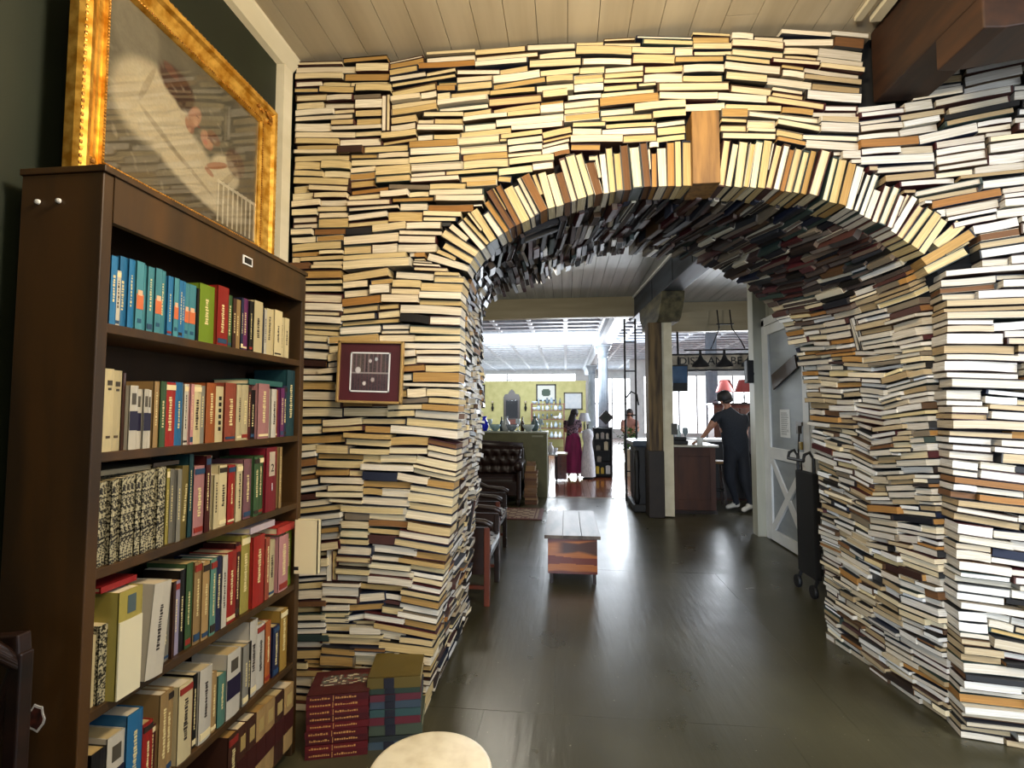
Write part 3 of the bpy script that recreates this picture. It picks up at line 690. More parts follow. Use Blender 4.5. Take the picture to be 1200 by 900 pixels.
MB().box((0, 0, 0), (.105, .004, .23)).box((0, .026, 0), (.105, .030, .23)).box((.101, 0, 0), (.105, .03, .23)).build('cover', SPINE, r).color = (*H('d8caa0'), 1)
MB().box((.002, .004, .003), (.101, .026, .227)).build('page_block', SHEET, r).color = (*H('e4dcc0'), 1)
r2 = MB().box((.0, -.0012, .015), (.02, 0, .03)).build('bar_print', BLACK, r)

# ------------------------------------------------------------------ big gilt picture standing on the bookcase
def sm(a, b, x):
    t = min(max((x - a) / (b - a), 0), 1); return t * t * (3 - 2 * t)
def mix(a, b, k): return tuple(p + (q - p) * k for p, q in zip(a, b))
def ell(u, v, cx, cy, rx, ry, rot=0):
    c, s = math.cos(rot), math.sin(rot); x, y = u - cx, v - cy; x, y = x * c + y * s, -x * s + y * c
    return 1 - sm(.82, 1.15, math.sqrt((x / rx) ** 2 + (y / ry) ** 2))
def paint(u, v):
    n = noise.noise(Vector((u * 7, v * 7, 3))) * .5 + .5; n2 = noise.noise(Vector((u * 30 + v * 9, v * 22, 7))) * .5 + .5
    c = mix(H('4c4a3e'), H('77705c'), n)
    c = mix(c, H('8c8470'), .6 * ell(u, v, .14, .85, .12, .2))
    c = mix(c, H('54462f'), sm(.45, .0, v) * .7)
    w = mix(H('b9a988'), H('e2d6b4'), n * .6 + n2 * .4)
    c = mix(c, w, ell(u, v, .24, .50, .21, .26, -.35)); c = mix(c, w, ell(u, v, .42, .34, .26, .17, -.45)); c = mix(c, w, ell(u, v, .60, .22, .30, .13, -.3))
    c = mix(c, H('8c7c60'), .5 * ell(u, v, .30, .36, .16, .02, -.6)); c = mix(c, H('8c7c60'), .5 * ell(u, v, .46, .27, .2, .015, -.5)); c = mix(c, H('9a8868'), .5 * ell(u, v, .20, .60, .015, .14, -.3))
    c = mix(c, H('46261c'), ell(u, v, .37, .74, .115, .10, -.5)); c = mix(c, H('6a3a2a'), .8 * ell(u, v, .33, .80, .05, .03, -.5)); c = mix(c, H('3a2018'), .9 * ell(u, v, .42, .67, .05, .07, -.6)); c = mix(c, H('b4846a'), ell(u, v, .485, .625, .038, .085, -.35))
    c = mix(c, H('7c4c3c'), .8 * ell(u, v, .505, .645, .012, .008)); c = mix(c, H('8c4438'), .8 * ell(u, v, .515, .585, .012, .007)); c = mix(c, H('c89a80'), .7 * ell(u, v, .495, .60, .015, .025)); c = mix(c, H('a8765c'), ell(u, v, .455, .55, .03, .05, .2))
    c = mix(c, H('b8866a'), ell(u, v, .575, .535, .045, .06, .2)); c = mix(c, H('c0584c'), .5 * ell(u, v, .565, .515, .016, .016)); c = mix(c, H('5a3428'), .8 * ell(u, v, .585, .555, .008, .006)); c = mix(c, H('6a4230'), ell(u, v, .625, .585, .05, .045, -.5))
    c = mix(c, w, ell(u, v, .72, .40, .11, .13, -.5)); c = mix(c, H('a8704e'), ell(u, v, .655, .41, .022, .10, -.95)); c = mix(c, H('b07c60'), ell(u, v, .60, .33, .035, .02, -.4)); c = mix(c, H('5c3426'), .7 * ell(u, v, .80, .52, .08, .1)); c = mix(c, H('8c7c60'), .5 * ell(u, v, .74, .36, .02, .1, -.6))
    if u > .66 and v < .33 and v > .02:
        if abs((u * 26) % 1 - .5) < .16 or abs(v - .31) < .012: c = mix(c, H('e6dcc0'), .75)
        else: c = mix(c, H('8a7a58'), .5)
    c = mix(c, H('efe6cc'), .25 * sm(.6, .9, n2) * ell(u, v, .4, .4, .5, .4))
    n3 = noise.noise(Vector((u * 90 + v * 40, v * 60 - u * 30, 2))) * .5 + .5; return tuple(q * .62 for q in mix(c, H('2c2418'), .22 * n2 + .22 * n3))
gp = empty('gilt_framed_picture', label='large gilt framed painting of a dark-haired woman in white, on top of the bookcase', cat='picture')
YA, YBp, ZA, ZBp = 1.232, 2.20, BT + .02, BT + .80
lean = .04; FW = .108
def frame_prof(m, A, B, w, X0, prof, mi=0):
    """moulding swept round a rectangle in the y-z plane, front towards +x. prof: (inward 0..1, out)"""
    (y0, z0), (y1, z1) = A, B; rings = []
    for a, d in prof:
        q = a * w; rings.append([(X0 + d, y0 + q, z0 + q), (X0 + d, y1 - q, z0 + q), (X0 + d, y1 - q, z1 - q), (X0 + d, y0 + q, z1 - q)])
    vs = [p for r_ in rings for p in r_]; fs = []
    for i in range(len(rings) - 1):
        for k in range(4): fs.append((i * 4 + k, i * 4 + (k + 1) % 4, (i + 1) * 4 + (k + 1) % 4, (i + 1) * 4 + k))
    m.add(vs, fs, mi)
m = MB(); frame_prof(m, (YA, ZA), (YBp, ZBp), FW, -1.40, [(0, 0), (0, .03), (.08, .042), (.2, .052), (.32, .048), (.40, .034), (.62, .022), (.80, .020), (.84, .028), (.92, .028), (.97, .018), (1, .006)])
fr_ = m.build('gilt_frame', GOLD, gp, smooth=False)
m = MB()                                   # beads and carved relief round the moulding
def rim(q, out, step, r, rz_=1):
    y0, z0, y1, z1 = YA + q, ZA + q, YBp - q, ZBp - q
    for k in range(int((y1 - y0) / step)): m.ball((-1.40 + out, y0 + k * step, z0), (r * .7, r * rz_, r), n=6, m=4); m.ball((-1.40 + out, y0 + k * step, z1), (r * .7, r * rz_, r), n=6, m=4)
    for k in range(int((z1 - z0) / step)): m.ball((-1.40 + out, y0, z0 + k * step), (r * .7, r, r * rz_), n=6, m=4); m.ball((-1.40 + out, y1, z0 + k * step), (r * .7, r, r * rz_), n=6, m=4)
rim(FW * .88, .029, .011, .0042); rim(FW * .12, .043, .02, .006, 1.3)
for cy, cz in ((YA, ZA), (YBp, ZA), (YA, ZBp), (YBp, ZBp)):
    sy = 1 if cy == YA else -1; sz = 1 if cz == ZA else -1; rg = random.Random(4)
    for q in range(26):
        a = rg.uniform(0, 1); bb = rg.uniform(0, 1 - a * .8); m.ball((-1.40 + .034, cy + sy * (.02 + a * .13 if q % 2 else .03 + rg.uniform(0, .03)), cz + sz * (.03 + rg.uniform(0, .03) if q % 2 else .02 + a * .13)), (.006, rg.uniform(.006, .012), rg.uniform(.006, .012)), n=6, m=4)
m.build('frame_relief', GOLD2, gp)
m = MB(); m.grid((-1.388, YA + FW - .004, ZA + FW - .004), (0, YBp - YA - 2 * FW + .008, 0), (0, 0, ZBp - ZA - 2 * FW + .008), 230, 180, paint)
m.build('painted_canvas', PAINT_GLASS, gp)
MB().box((-1.404, YA + .01, ZA + .01), (-1.389, YBp - .01, ZBp - .01)).build('backing', DARKW, gp)
rl = MB().box((-1.405, YA + .01, BT + .0185), (-1.335, YBp + .02, BT + .026)).build('ledge', DARKW, gp)

# ------------------------------------------------------------------ small framed picture hung on the book pier
def photo(u, v):
    n = noise.noise(Vector((u * 9, v * 9, 1))) * .5 + .5; n2 = noise.noise(Vector((u * 26, v * 26, 5))) * .5 + .5
    c = mix(H('1c1a1c'), H('54444a'), n2)
    if (u * 9) % 1 < .3 and v > .45: c = mix(c, H('7c6468'), .6)
    if .46 < v < .5: c = H('8c8484')
    if v < .45 and (u * 13) % 1 < .5: c = mix(c, H('5c3c40'), .5)
    for cx, cy, r_, k in ((.18, .55, .07, 'c8c4c4'), (.36, .2, .045, 'd8d0cc'), (.5, .8, .04, 'b8b4b8'), (.66, .85, .04, 'b0b8c0'), (.58, .3, .05, 'a8a0a0')):
        c = mix(c, H(k), ell(u, v, cx, cy, r_, r_ * 1.2))
    return c
sp_ = empty('framed_picture', (-.975, 2.43, 1.70), label='small gold framed picture with a wide burgundy mat, hung on the book pier', cat='picture')
sp_.rotation_euler = (0, .03, 0)
m = MB()
for a, b in (((-.17, -.016, -.157), (-.157, .012, .157)), ((.157, -.016, -.157), (.17, .012, .157)), ((-.17, -.016, -.157), (.17, .012, -.144)), ((-.17, -.016, .144), (.17, .012, .157))): m.box(a, b)
m.build('gold_frame', M_('pale_gold', 'a8854c', 'c9a86c', .35, .5), sp_, bevel=.003)
MB().box((-.158, -.004, -.145), (.158, .008, .145)).build('mat', M_('burgundy_mat', '3c0a12', '4a0e18', .7), sp_)
m = MB()
for a, b in (((-.103, -.007, -.100), (-.096, -.004, .100)), ((.096, -.007, -.100), (.103, -.004, .100)), ((-.103, -.007, -.100), (.103, -.004, -.093)), ((-.103, -.007, .093), (.103, -.004, .100))): m.box(a, b)
m.build('inner_frame', WHITEP, sp_)
m = MB(); m.grid((-.097, -.0055, -.094), (.194, 0, 0), (0, 0, .188), 48, 48, photo); m.build('print', PAINT_GLASS, sp_)

# ------------------------------------------------------------------ floor stacks in front of the pier
rs = random.Random(12); z = 0; GOLDINK = M_('gold_lettering', '9c6a34', 'b8844c', .4)
for i in range(9):
    t = .030
    r = flat_book(-1.03 + rs.uniform(-.004, .004), 2.285 + rs.uniform(-.004, .004), z  , .262, .21, t - .001, ['4a080c', '540a0e', '40070a'][i % 3],
                  'red volume with gold lettering, %s of the tall red stack' % ('top' if i == 8 else 'bottom' if i == 0 else ['', 'second', 'third', 'fourth', 'fifth', 'sixth', 'seventh', 'eighth', 'ninth', 'tenth', 'eleventh'][i] + ' from the floor'), rz=.27, group='red volumes stacked on the floor')
    m = MB()
    for x0, x1 in ((-.115, -.035), (-.01, .08)):
        x = x0
        while x < x1: l = rs.uniform(.004, .010); m.box((x, -.1078, t * .38), (x + l, -.1068, t * .38 + rs.uniform(.004, .009))); x += l + .003
    m.box((-.02, -.1078, .003), (-.017, -.1068, t - .004)); m.build('gold_lettering', GOLDINK, r)
    if i == 8:
        def art(u, v):
            n = noise.noise(Vector((u * 9, v * 14, 2))) * .5 + .5
            return H('c8c0a0') if n > .62 else (H('4c5048') if n > .45 else H('5c1418'))
        g = MB(); g.grid((-.09, -.03, t - .0004), (.20, .01, 0), (.0, .085, 0), 24, 12, art); g.build('cover_picture', PAINT_SAT, r)
    z += t
STK = [(.052, '36444c'), (.034, '222824'), (.072, '3c4434'), (.05, '561c24'), (.05, '2e4644'), (.05, '34404a'), (.045, '54222a'), (.036, '253328'), (.072, '574818')]
z = 0; nm = ['slate blue volume at the bottom', 'thin dark volume second from the floor', 'thick grey green volume', 'crimson volume in the middle', 'teal volume above the crimson one', 'slate blue volume below the top red one', 'dull red volume near the top', 'dark green volume just under the olive one', 'thick olive volume lying on top']
sc_ = .31 / sum(t for t, _ in STK)
for i, (t, c) in enumerate(STK):
    t *= sc_
    r = flat_book(-.795 + rs.uniform(-.006, .004), 2.385 + rs.uniform(-.006, .003), z, .225 + (.01 if i in (2, 8) else 0), .235, t - .001, c, nm[i] + ' of the mixed cloth stack', rz=.22 + rs.uniform(-.03, .03), group='cloth-bound volumes stacked on the floor', page='cabb90')
    if i != 1: MB().box((-.045, -.1225, .001), (.0, -.1185, t - .002)).build('spine_label', M_('dark_label', '101018', '181822', .6) if i == 0 else bpy.data.materials['dark_label'], r)
    z += t

# ------------------------------------------------------------------ round stone topped stool at the bottom edge
tb = empty('round_table', (-.385, 1.44, 0), label='round cream stone table top at the bottom edge by the book stacks', cat='table')
m = MB(); m.lathe([(.0001, .478), (.160, .478), (.170, .482), (.174, .490), (.170, .497), (.160, .5), (.0001, .5)], 56, cap=False); m.build('table_top', MARBLE, tb, smooth=True)
MB().lathe([(.02, .02), (.02, .45), (.07, .470), (.07, .478)], 20).build('pedestal', IRON, tb, smooth=True)
MB().lathe([(.13, 0), (.13, .008), (.04, .022), (.0001, .024)], 32).build('base', IRON, tb)

# ------------------------------------------------------------------ dark carved chair at the left edge
ch = empty('carved_chair', (-1.33, .78, 0), label='dark carved wooden chair at the left edge in front of the bookcase', cat='chair')
m = MB(); m.tube([(-.02, .27, .62), (.12, .25, .94), (.10, .2, 1.0)], [.02, .02, .018]); m.beam((.12, .25, .4), (.12, .25, .97), .035, .03); m.beam((-.15, .25, .95), (.13, .25, .985), .03, .05)
m.build('backrest', DARKW, ch, bevel=.004)
m = MB(); m.tube([(-.15, .2, .72), (.02, .2, .74), (.13, .2, .70), (.16, .2, .66), (.15, .2, .62)], .022, 10); m.build('arm', DARKW, ch, smooth=True)
MB().box((-.16, -.22, .40), (.17, .26, .46)).build('seat', DARKW, ch, bevel=.01)
for sx, sy in ((-.14, -.2), (.15, -.2), (-.14, .24), (.15, .24)): MB().lathe([(.016, 0), (.022, .05), (.018, .2), (.024, .36), (.02, .4)], 10, c=(sx, sy, 0)).build('leg', DARKW, ch)
r = flat_book(-1.285, 1.02, .461, .10, .13, .05, '8a4426', 'small brick red book lying on the dark carved chair')
# ------------------------------------------------------------------ hall behind the arch
CB = 3.55
c2 = empty('ceiling_hall', kind='structure', label='grey white painted board ceiling of the hall behind the arch')
MB().box((-2.7, 3.55, CB + .025), (6.2, 9.75, CB + .1)).build('ceiling_backing', MATBLACK, c2)
x = -2.7; rng = random.Random(8)
while x < 6.1:
    cut = rng.uniform(5, 8.5) if rng.random() < .5 else None
    for a, b in (((3.55, cut), (cut + .004, 9.7)) if cut else ((3.55, 9.7),)):
        MB().box((x + .003, a, CB + rng.uniform(0, .004)), (x + .153, b, CB + .025)).build('plank', GREYCEIL, c2)
    x += .156
TANB = M_('tan_header_board', '8f8468', '9d9276', .5, scale=(1, 9, 9))
tag(MB().box((-2.7, 9.0, 3.19), (1.3, 9.14, CB)).build('ceiling_lintel', TANB), 'tan painted header board left of the blue grey beam', kind='structure')
tag(MB().box((1.45, 9.6, 3.0), (6.2, 9.74, CB)).box((1.45, 9.585, 3.38), (6.2, 9.60, 3.41)).build('ceiling_lintel', TANB), 'tan painted header board right of the blue grey beam', kind='structure')
tag(MB().box((-2.8, 3.65, 0), (-2.7, 9.0, CB)).build('wall_hall_left', OLIVE), 'olive wall on the far left of the hall', kind='structure')
bb = empty('ceiling_beam', kind='structure', label='blue grey timber beam along the hall ceiling, held by the post')
X = Matrix.Translation((1.73, 3.5, 0)) @ Matrix.Rotation(.0693, 4, 'Z')
m = MB(); m.box((-.135, 0, 3.18), (.135, 6.0, CB), X=X); m.build('timber', BEAMG, bb, bevel=.01)
MB().box((-.165, 0, CB - .03), (-.135, 5.6, CB - .002), X=X).build('light_batten', WHITEP, bb)
MB().box((.135, 0, CB - .03), (.155, 6.0, CB - .002), X=X).build('light_batten', WHITEP, bb)
for yy in (1.2, 2.3, 3.1, 4.2): MB().box((-.1365, yy, 3.2), (-.134, yy + .03, 3.48), X=X).build('crack', MATBLACK, bb)
pt = empty('pillar', (0, 0, 0), kind='structure', label='rough timber post with a cream board, standing under the blue grey beam')
MB().box((1.19, 7.42, 0), (1.385, 7.72, 2.80)).build('timber', POSTW, pt, bevel=.012)
MB().box((1.385, 7.44, .02), (1.53, 7.70, 2.80)).build('cream_board', CREAMW, pt, bevel=.004)
MB().box((1.17, 7.40, 0), (1.39, 7.74, .95)).build('dark_sleeve', M_('sleeve', '1c1612', '2a211a', .6), pt, bevel=.01)
BOL = M_('bolster_wood', '3d3a2c', '6e674c', .6, scale=(12, 3, 12), bump=.3)
X = Matrix.Translation((1.50, 7.08, 0)) @ Matrix.Rotation(.07, 4, 'Z') @ Matrix.Rotation(PI / 2, 4, 'Z')
MB().prism([(0, 3.18), (.02, 3.08), (.20, 2.84), (.30, 2.80), (1.2, 2.80), (1.4, 3.0), (1.45, 3.18)], -.15, .17, X=X).build('bolster', BOL, pt, bevel=.01)
tag(MB().box((1.50, 7.405, 1.18), (1.58, 7.44, 1.34)).box((1.525, 7.398, 1.24), (1.555, 7.405, 1.28)).build('switch_box', M_('grey_box', '4a4a44', None, .5), pt), 'grey switch box')

wr = empty('wall_hall_right', kind='structure', label='grey cream boarded wall that carries the barn door')
y = 3.66
while y < 6.4: MB().box((2.455, y + .002, 0), (2.48, min(y + .18, 6.45) - .002, CB)).build('board', M_('wall_board', '8c8c80', '9a9a8c', .55, scale=(9, 9, 1)) if y < 3.7 else bpy.data.materials['wall_board'], wr); y += .18
MB().box((2.475, 3.66, 0), (2.56, 6.45, CB)).build('wall_core', GREYP, wr)
MB().box((2.30, 6.45, 0), (2.50, 6.62, CB)).build('cream_post', M_('grey_cream_post', 'a9a898', 'b8b6a6', .5, scale=(8, 8, 1)), wr, bevel=.006)
for yy in (6.36, 5.18): MB().box((2.395, yy, 0), (2.455, yy + .085, 2.62)).build('door_casing', WHITEP, wr, bevel=.004)
MB().box((2.395, 5.18, 2.54), (2.455, 6.445, 2.64)).build('door_casing', WHITEP, wr, bevel=.004)
# barn door
d = empty('door_1', (2.40, 0, 0), kind='structure', label='white framed grey barn door with a crossed brace, beside the book wall')
DA, DB = 5.275, 6.35
MB().box((.012, DA, .015), (.045, DB, 2.53)).build('grey_panel', GREYP, d)
def bd(a, b): MB().box((-.012, a[0], a[1]), (.012, b[0], b[1])).build('frame_board', WHITEP, d, bevel=.003)
bd((DA, .015), (DA + .125, 2.53)); bd((DB - .11, .015), (DB, 2.53)); bd((DA + .126, .015), (DB - .111, .14)); bd((DA + .126, .96), (DB - .111, 1.09)); bd((DA + .126, 2.42), (DB - .111, 2.53))
for k, (p, q) in enumerate((((DA + .14, .15), (DB - .125, .95)), ((DA + .14, .95), (DB - .125, .15)))):
    MB().beam((-.002 + k * .0, p[0], p[1]), (-.002, q[0], q[1]), .018 + .004 * k, .085, up=(0, 0, 1)).build('brace', WHITEP, d)
g = MB(); g.add([(0, 6.14, 1.93), (0, 5.53, 2.10), (0, 5.49, 1.96), (0, 6.10, 1.76)], [(0, 1, 2, 3)]); g.add([(-.02, 6.14, 1.93), (-.02, 5.53, 2.10), (-.02, 5.49, 1.96), (-.02, 6.10, 1.76)], [(3, 2, 1, 0)])
g.add([(0, 6.14, 1.93), (0, 5.53, 2.10), (0, 5.49, 1.96), (0, 6.10, 1.76), (-.02, 6.14, 1.93), (-.02, 5.53, 2.10), (-.02, 5.49, 1.96), (-.02, 6.10, 1.76)], [(0, 1, 5, 4), (1, 2, 6, 5), (2, 3, 7, 6), (3, 0, 4, 7)])
tag(g.build('plaque', M_('brown_plaque', '3a2a20', '4c3a2c', .5), d), 'tilted brown plaque')
pp = MB().box((.008, 5.75, 1.22), (.0118, 6.0, 1.53)).build('paper_notice', WHITEP, d); tag(pp, 'white paper notice with lines of print')
m = MB(); rg = random.Random(2)
for k in range(15): m.box((.0065, 5.78 + rg.uniform(0, .05), 1.25 + k * .017), (.008, 5.97, 1.255 + k * .017))
m.build('print_lines', M_('grey_print', '5a5c60', None, .8), pp)
MB().box((-.03, 5.40, 1.36), (-.012, 5.52, 1.40)).box((-.05, 5.43, 1.28), (-.012, 5.47, 1.36)).build('hasp', M_('lock_metal', '4a4540', '6a6258', .35, .8), d)
MB().box((-.05, 5.385, 1.12), (-.02, 5.43, 1.20)).build('padlock', M_('brass', '8a7440', None, .35, .8), d, bevel=.006)
m = MB(); m.tube([(-.02, 5.47, 1.3), (-.03, 5.48, 1.1), (-.03, 5.49, .85), (-.025, 5.46, .74), (-.02, 5.44, .85), (-.02, 5.45, 1.0)], .009, 6); m.build('strap', BLACK, d)

# hand truck leaning behind the right passage side
ht = empty('hand_truck', (1.99, 4.32, 0), label='black folded hand truck with a curved handle behind the book passage', cat='hand truck')
MB().tube([(-.06, .06, 1.10), (-.05, .06, 1.15), (-.01, .06, 1.17), (.02, .06, 1.12), (.02, .06, .12)], .014, 8).tube([(-.06, .34, 1.10), (-.05, .34, 1.15), (-.01, .34, 1.17), (.02, .34, 1.12), (.02, .34, .12)], .014, 8).build('rail', BLACK, ht)
MB().box((.0, .04, .14), (.05, .36, 1.0)).build('folded_body', MATBLACK, ht, bevel=.01)
for k in range(9): MB().box((.045, .05, .18 + k * .09), (.065, .35, .23 + k * .09)).build('crossbar', MATBLACK, ht)
MB().tube([(-.06, .06, 1.10), (-.06, .34, 1.10)], .014, 8).build('handle', BLACK, ht)
for yy in (.05, .33): MB().lathe([(.02, -.015), (.05, -.015), (.055, 0), (.05, .015), (.02, .015)], 18, X=Matrix.Translation((-.015, yy, .055)) @ Matrix.Rotation(PI / 2, 4, 'Y')).build('wheel', IRON, ht); MB().beam((-.015, yy, .055), (.02, yy, .16), .02).build('fork', IRON, ht)

# cedar chest used as a bench
def cedar(u, v):
    n = noise.noise(Vector((u * 1.6, v * 3, 1))) * .10; vv = v + n; g_ = noise.noise(Vector((u * 3, v * 42, 0))) * .5 + .5
    c = mix(H('b06a2a'), H('8c4a1c'), g_) if vv > .50 or vv < .26 else mix(H('571c0a'), H('6e2a10'), g_)
    c = mix(c, H('571c0a'), sm(.88, .96, vv)); c = mix(c, H('571c0a'), sm(.09, .03, vv)); s_ = sm(.62, .68, v + .18 * abs(u - .62) + n) * sm(.86, .80, v - .25 * abs(u - .62) + n) * sm(.12, .35, u)
    return mix(c, H('2c0e06'), .9 * s_)
tk = empty('cedar_chest', (.05, 4.5, 0), label='low cedar chest with a bleached plank top and streaked red-brown front', cat='chest')
TOPW = M_('bleached_top', '3c3029', '6e6054', .42, scale=(10, 2, 10), detail=6, bump=.1)
for i, (a, b) in enumerate(((-.245, -.085), (-.083, .078), (.08, .243))): MB().box((a, -.02, .395), (b, 1.12, .425)).build('top_plank', TOPW, tk, bevel=.003)
MB().box((-.215, .01, .09), (.215, 1.09, .394)).build('body', REDW, tk, bevel=.004)
m = MB(); m.grid((-.213, .004, .092), (.426, 0, 0), (0, 0, .298), 60, 44, cedar); m.build('front_panel', M_tint('cedar_front', .3, attr=True, coat=.4), tk)
MB().box((-.213, .0045, .24), (.213, .01, .2412)).build('front_joint', MATBLACK, tk)
for sx, sy in ((-.2, .03), (.175, .03), (-.2, 1.03), (.175, 1.03)): MB().box((sx, sy, 0), (sx + .03, sy + .03, .09)).build('leg', DARKW, tk)

# two dark carved armchairs along the left
def zebra(u, v):
    n = noise.noise(Vector((u * 4, v * 4, 3))); return H('c8ccd0') if math.sin((u * 9 + n * 5)) > .25 else H('16161a')
def armchair(name, loc, label):
    c = empty(name, loc, label=label, cat='chair', group='carved armchairs along the passage side')
    for sy in (0, .56):
        MB().tube([(-.52, sy, 1.0), (-.50, sy, .86), (-.40, sy, .74), (-.22, sy, .655), (-.05, sy, .64), (.0, sy, .62), (.005, sy, .585), (-.02, sy, .57)], [.02, .022, .022, .024, .026, .026, .02, .012], 8).build('arm', DARKW, c, smooth=True)
        MB().box((-.05, sy - .02, .0), (-.005, sy + .02, .60)).build('leg', REDW if sy == 0 else DARKW, c, bevel=.005)
        MB().box((-.55, sy - .02, .0), (-.51, sy + .02, 1.05)).build('leg', DARKW, c, bevel=.005)
        MB().box((-.52, sy - .012, .24), (-.04, sy + .012, .60)).build('side_panel', DARKW, c)
        MB().beam((-.52, sy, .14), (-.03, sy, .14), .025).build('stretcher', REDW, c)
    MB().box((-.52, .02, .34), (-.01, .54, .40)).build('seat_frame', DARKW, c, bevel=.005)
    m = MB(); m.grid((-.50, .03, .445), (.50, 0, 0), (0, .50, 0), 40, 40, zebra); m.box((-.50, .03, .40), (0, .53, .4445), col=H('16161a'))
    tag(m.build('cushion', PAINT_GLASS, c), 'black and white patterned cushion')
    MB().box((-.55, 0, .5), (-.52, .56, 1.05)).build('backrest', DARKW, c, bevel=.006)
    MB().tube([(-.535, -.02, 1.05), (-.535, .14, 1.10), (-.535, .28, 1.13), (-.535, .42, 1.10), (-.535, .58, 1.05)], .022, 8).build('crest', DARKW, c, smooth=True)
    return c
armchair('armchair', (-.59, 3.95, 0), 'dark carved armchair nearest the book passage, one red-brown leg showing')
armchair('armchair', (-.66, 5.10, 0), 'second dark carved armchair, further from the book passage, patterned seat')

# rug
def rugf(u, v):
    e = min(u, 1 - u, v * .45, (1 - v) * .45); n = noise.noise(Vector((u * 40, v * 30, 0))) * .5 + .5
    if e < .03: return H('5c2a20')
    if e < .07: return mix(H('8c7866'), H('4c2420'), 1 if (u * 30) % 1 < .4 else 0)
    return mix(H('5a3a30'), H('9c8a74'), 1 if math.sin(u * 60) * math.sin(v * 26) > .1 else n * .3)
m = MB(); m.grid((-2.2, 7.08, .0125), (1.86, 0, 0), (0, .82, 0), 110, 40, rugf); m.box((-2.2, 7.08, .001), (-.34, 7.90, .012), col=H('4a241c'))
tag(m.build('rug', PAINT, None), 'small patterned red brown rug on the floor before the leather sofa', 'rug')

# chesterfield sofa
sf = empty('leather_sofa', (-.72, 8.0, 0), label='dark brown tufted leather sofa against the olive counter', cat='sofa')
def cushion(name, O, U, V, N, nu, nv, fn, th=.12):
    O, U, V, N = map(Vector, (O, U, V, N)); m = MB(); vs = []
    for j in range(nv + 1):
        for i in range(nu + 1):
            u, v = i / nu, j / nv; e = min(u, 1 - u) * U.length; e2 = min(v, 1 - v) * V.length; r = min(1, e / .06) ** .5 * min(1, e2 / .06) ** .5
            vs.append(O + U * u + V * v + N * (th * r + fn(u, v)))
    fs = [(j * (nu + 1) + i, j * (nu + 1) + i + 1, (j + 1) * (nu + 1) + i + 1, (j + 1) * (nu + 1) + i) for j in range(nv) for i in range(nu)]
    m.add(vs, fs); return m.build(name, LEATHER, sf, smooth=True)
def tuft(u, v):
    a, b = u * 9, v * 3.0; d = 0
    for row in range(4):
        for k in range(-1, 11):
            cx = k + (.5 if row % 2 else 0); cy = row; q = (a - cx) ** 2 + ((b - cy) * 1.1) ** 2; d = max(d, math.exp(-q * 9))
    cr = min(abs((a + b) % 1 - .5), abs((a - b) % 1 - .5)); return -.035 * d + .012 * min(1, (0.5 - cr) * 3) - .006
MB().box((-1.5, .60, .10), (0, .82, .90)).build('back_frame', LEATHER, sf, bevel=.03)
cushion('tufted_back', (-1.42, .62, .42), (1.40, 0, 0), (0, 0, .50), (0, -1, 0), 90, 34, tuft, .09)
m = MB(); m.tube([(-1.5, .66, .90), (-.75, .64, .945), (-.02, .66, .90)], .075, 12); m.build('top_roll', LEATHER, sf, smooth=True)
cushion('seat_cushion', (-1.42, .05, .40), (1.36, 0, 0), (0, .60, 0), (0, 0, 1), 30, 16, lambda u, v: 0, .06)
MB().box((-1.46, .06, .16), (0, .66, .40)).build('seat_base', LEATHER, sf, bevel=.02)
m = MB().box((-.07, .02, .10), (.0, .72, .60)); m.build('arm', LEATHER, sf, bevel=.03)
m = MB().tube([(-.04, .0, .62), (-.04, .66, .66)], .07, 12); m.build('arm_roll', LEATHER, sf, smooth=True)
for xx in (-1.40, -.05): MB().lathe([(.02, 0), (.035, .06), (.03, .10)], 10, c=(xx, .08, 0)).build('foot', DARKW, sf)

# stack of books beside the sofa
z = 0; rb2 = random.Random(6)
for i in range(17):
    t = rb2.uniform(.030, .046) if i < 15 else .05
    flat_book(-.575 + rb2.uniform(-.012, .012), 8.38 + rb2.uniform(-.01, .01), z, .20 if i < 14 else .15, .24, t - .001, rb2.choice(['6a4a2c', '7c5a38', '5c3a24', '8a6a44', '4a3020']), 
              'brown old volume, %s of the stack beside the leather sofa' % ('topmost' if i == 16 else 'lowest' if i == 0 else ORD[i].strip() + ' above the lowest' if i < 13 else ORD[16 - i].strip() + ' below the topmost' if 16 - i > 1 else 'just below the topmost'), rz=rb2.uniform(-.05, .05), group='old volumes stacked beside the sofa', page='8a744c')
    z += t

# olive display counter
oc = empty('display_counter', (0, 0, 0), label='long olive painted counter with a white top behind the leather sofa', cat='counter')
MB().box((-2.68, 8.92, 0), (-.335, 9.42, 1.13)).build('body', OLIVE, oc, bevel=.004); MB().box((-2.69, 8.90, 1.13), (-.32, 9.44, 1.155)).build('counter_top', M_('pale_counter_top', 'a6ab9c', 'b6baaa', .35), oc, bevel=.004)
MB().box((-.60, 8.912, 1.06), (-.40, 8.92, 1.09)).build('label_plate', M_('plate_grey', '8a8c78', None, .5), oc)

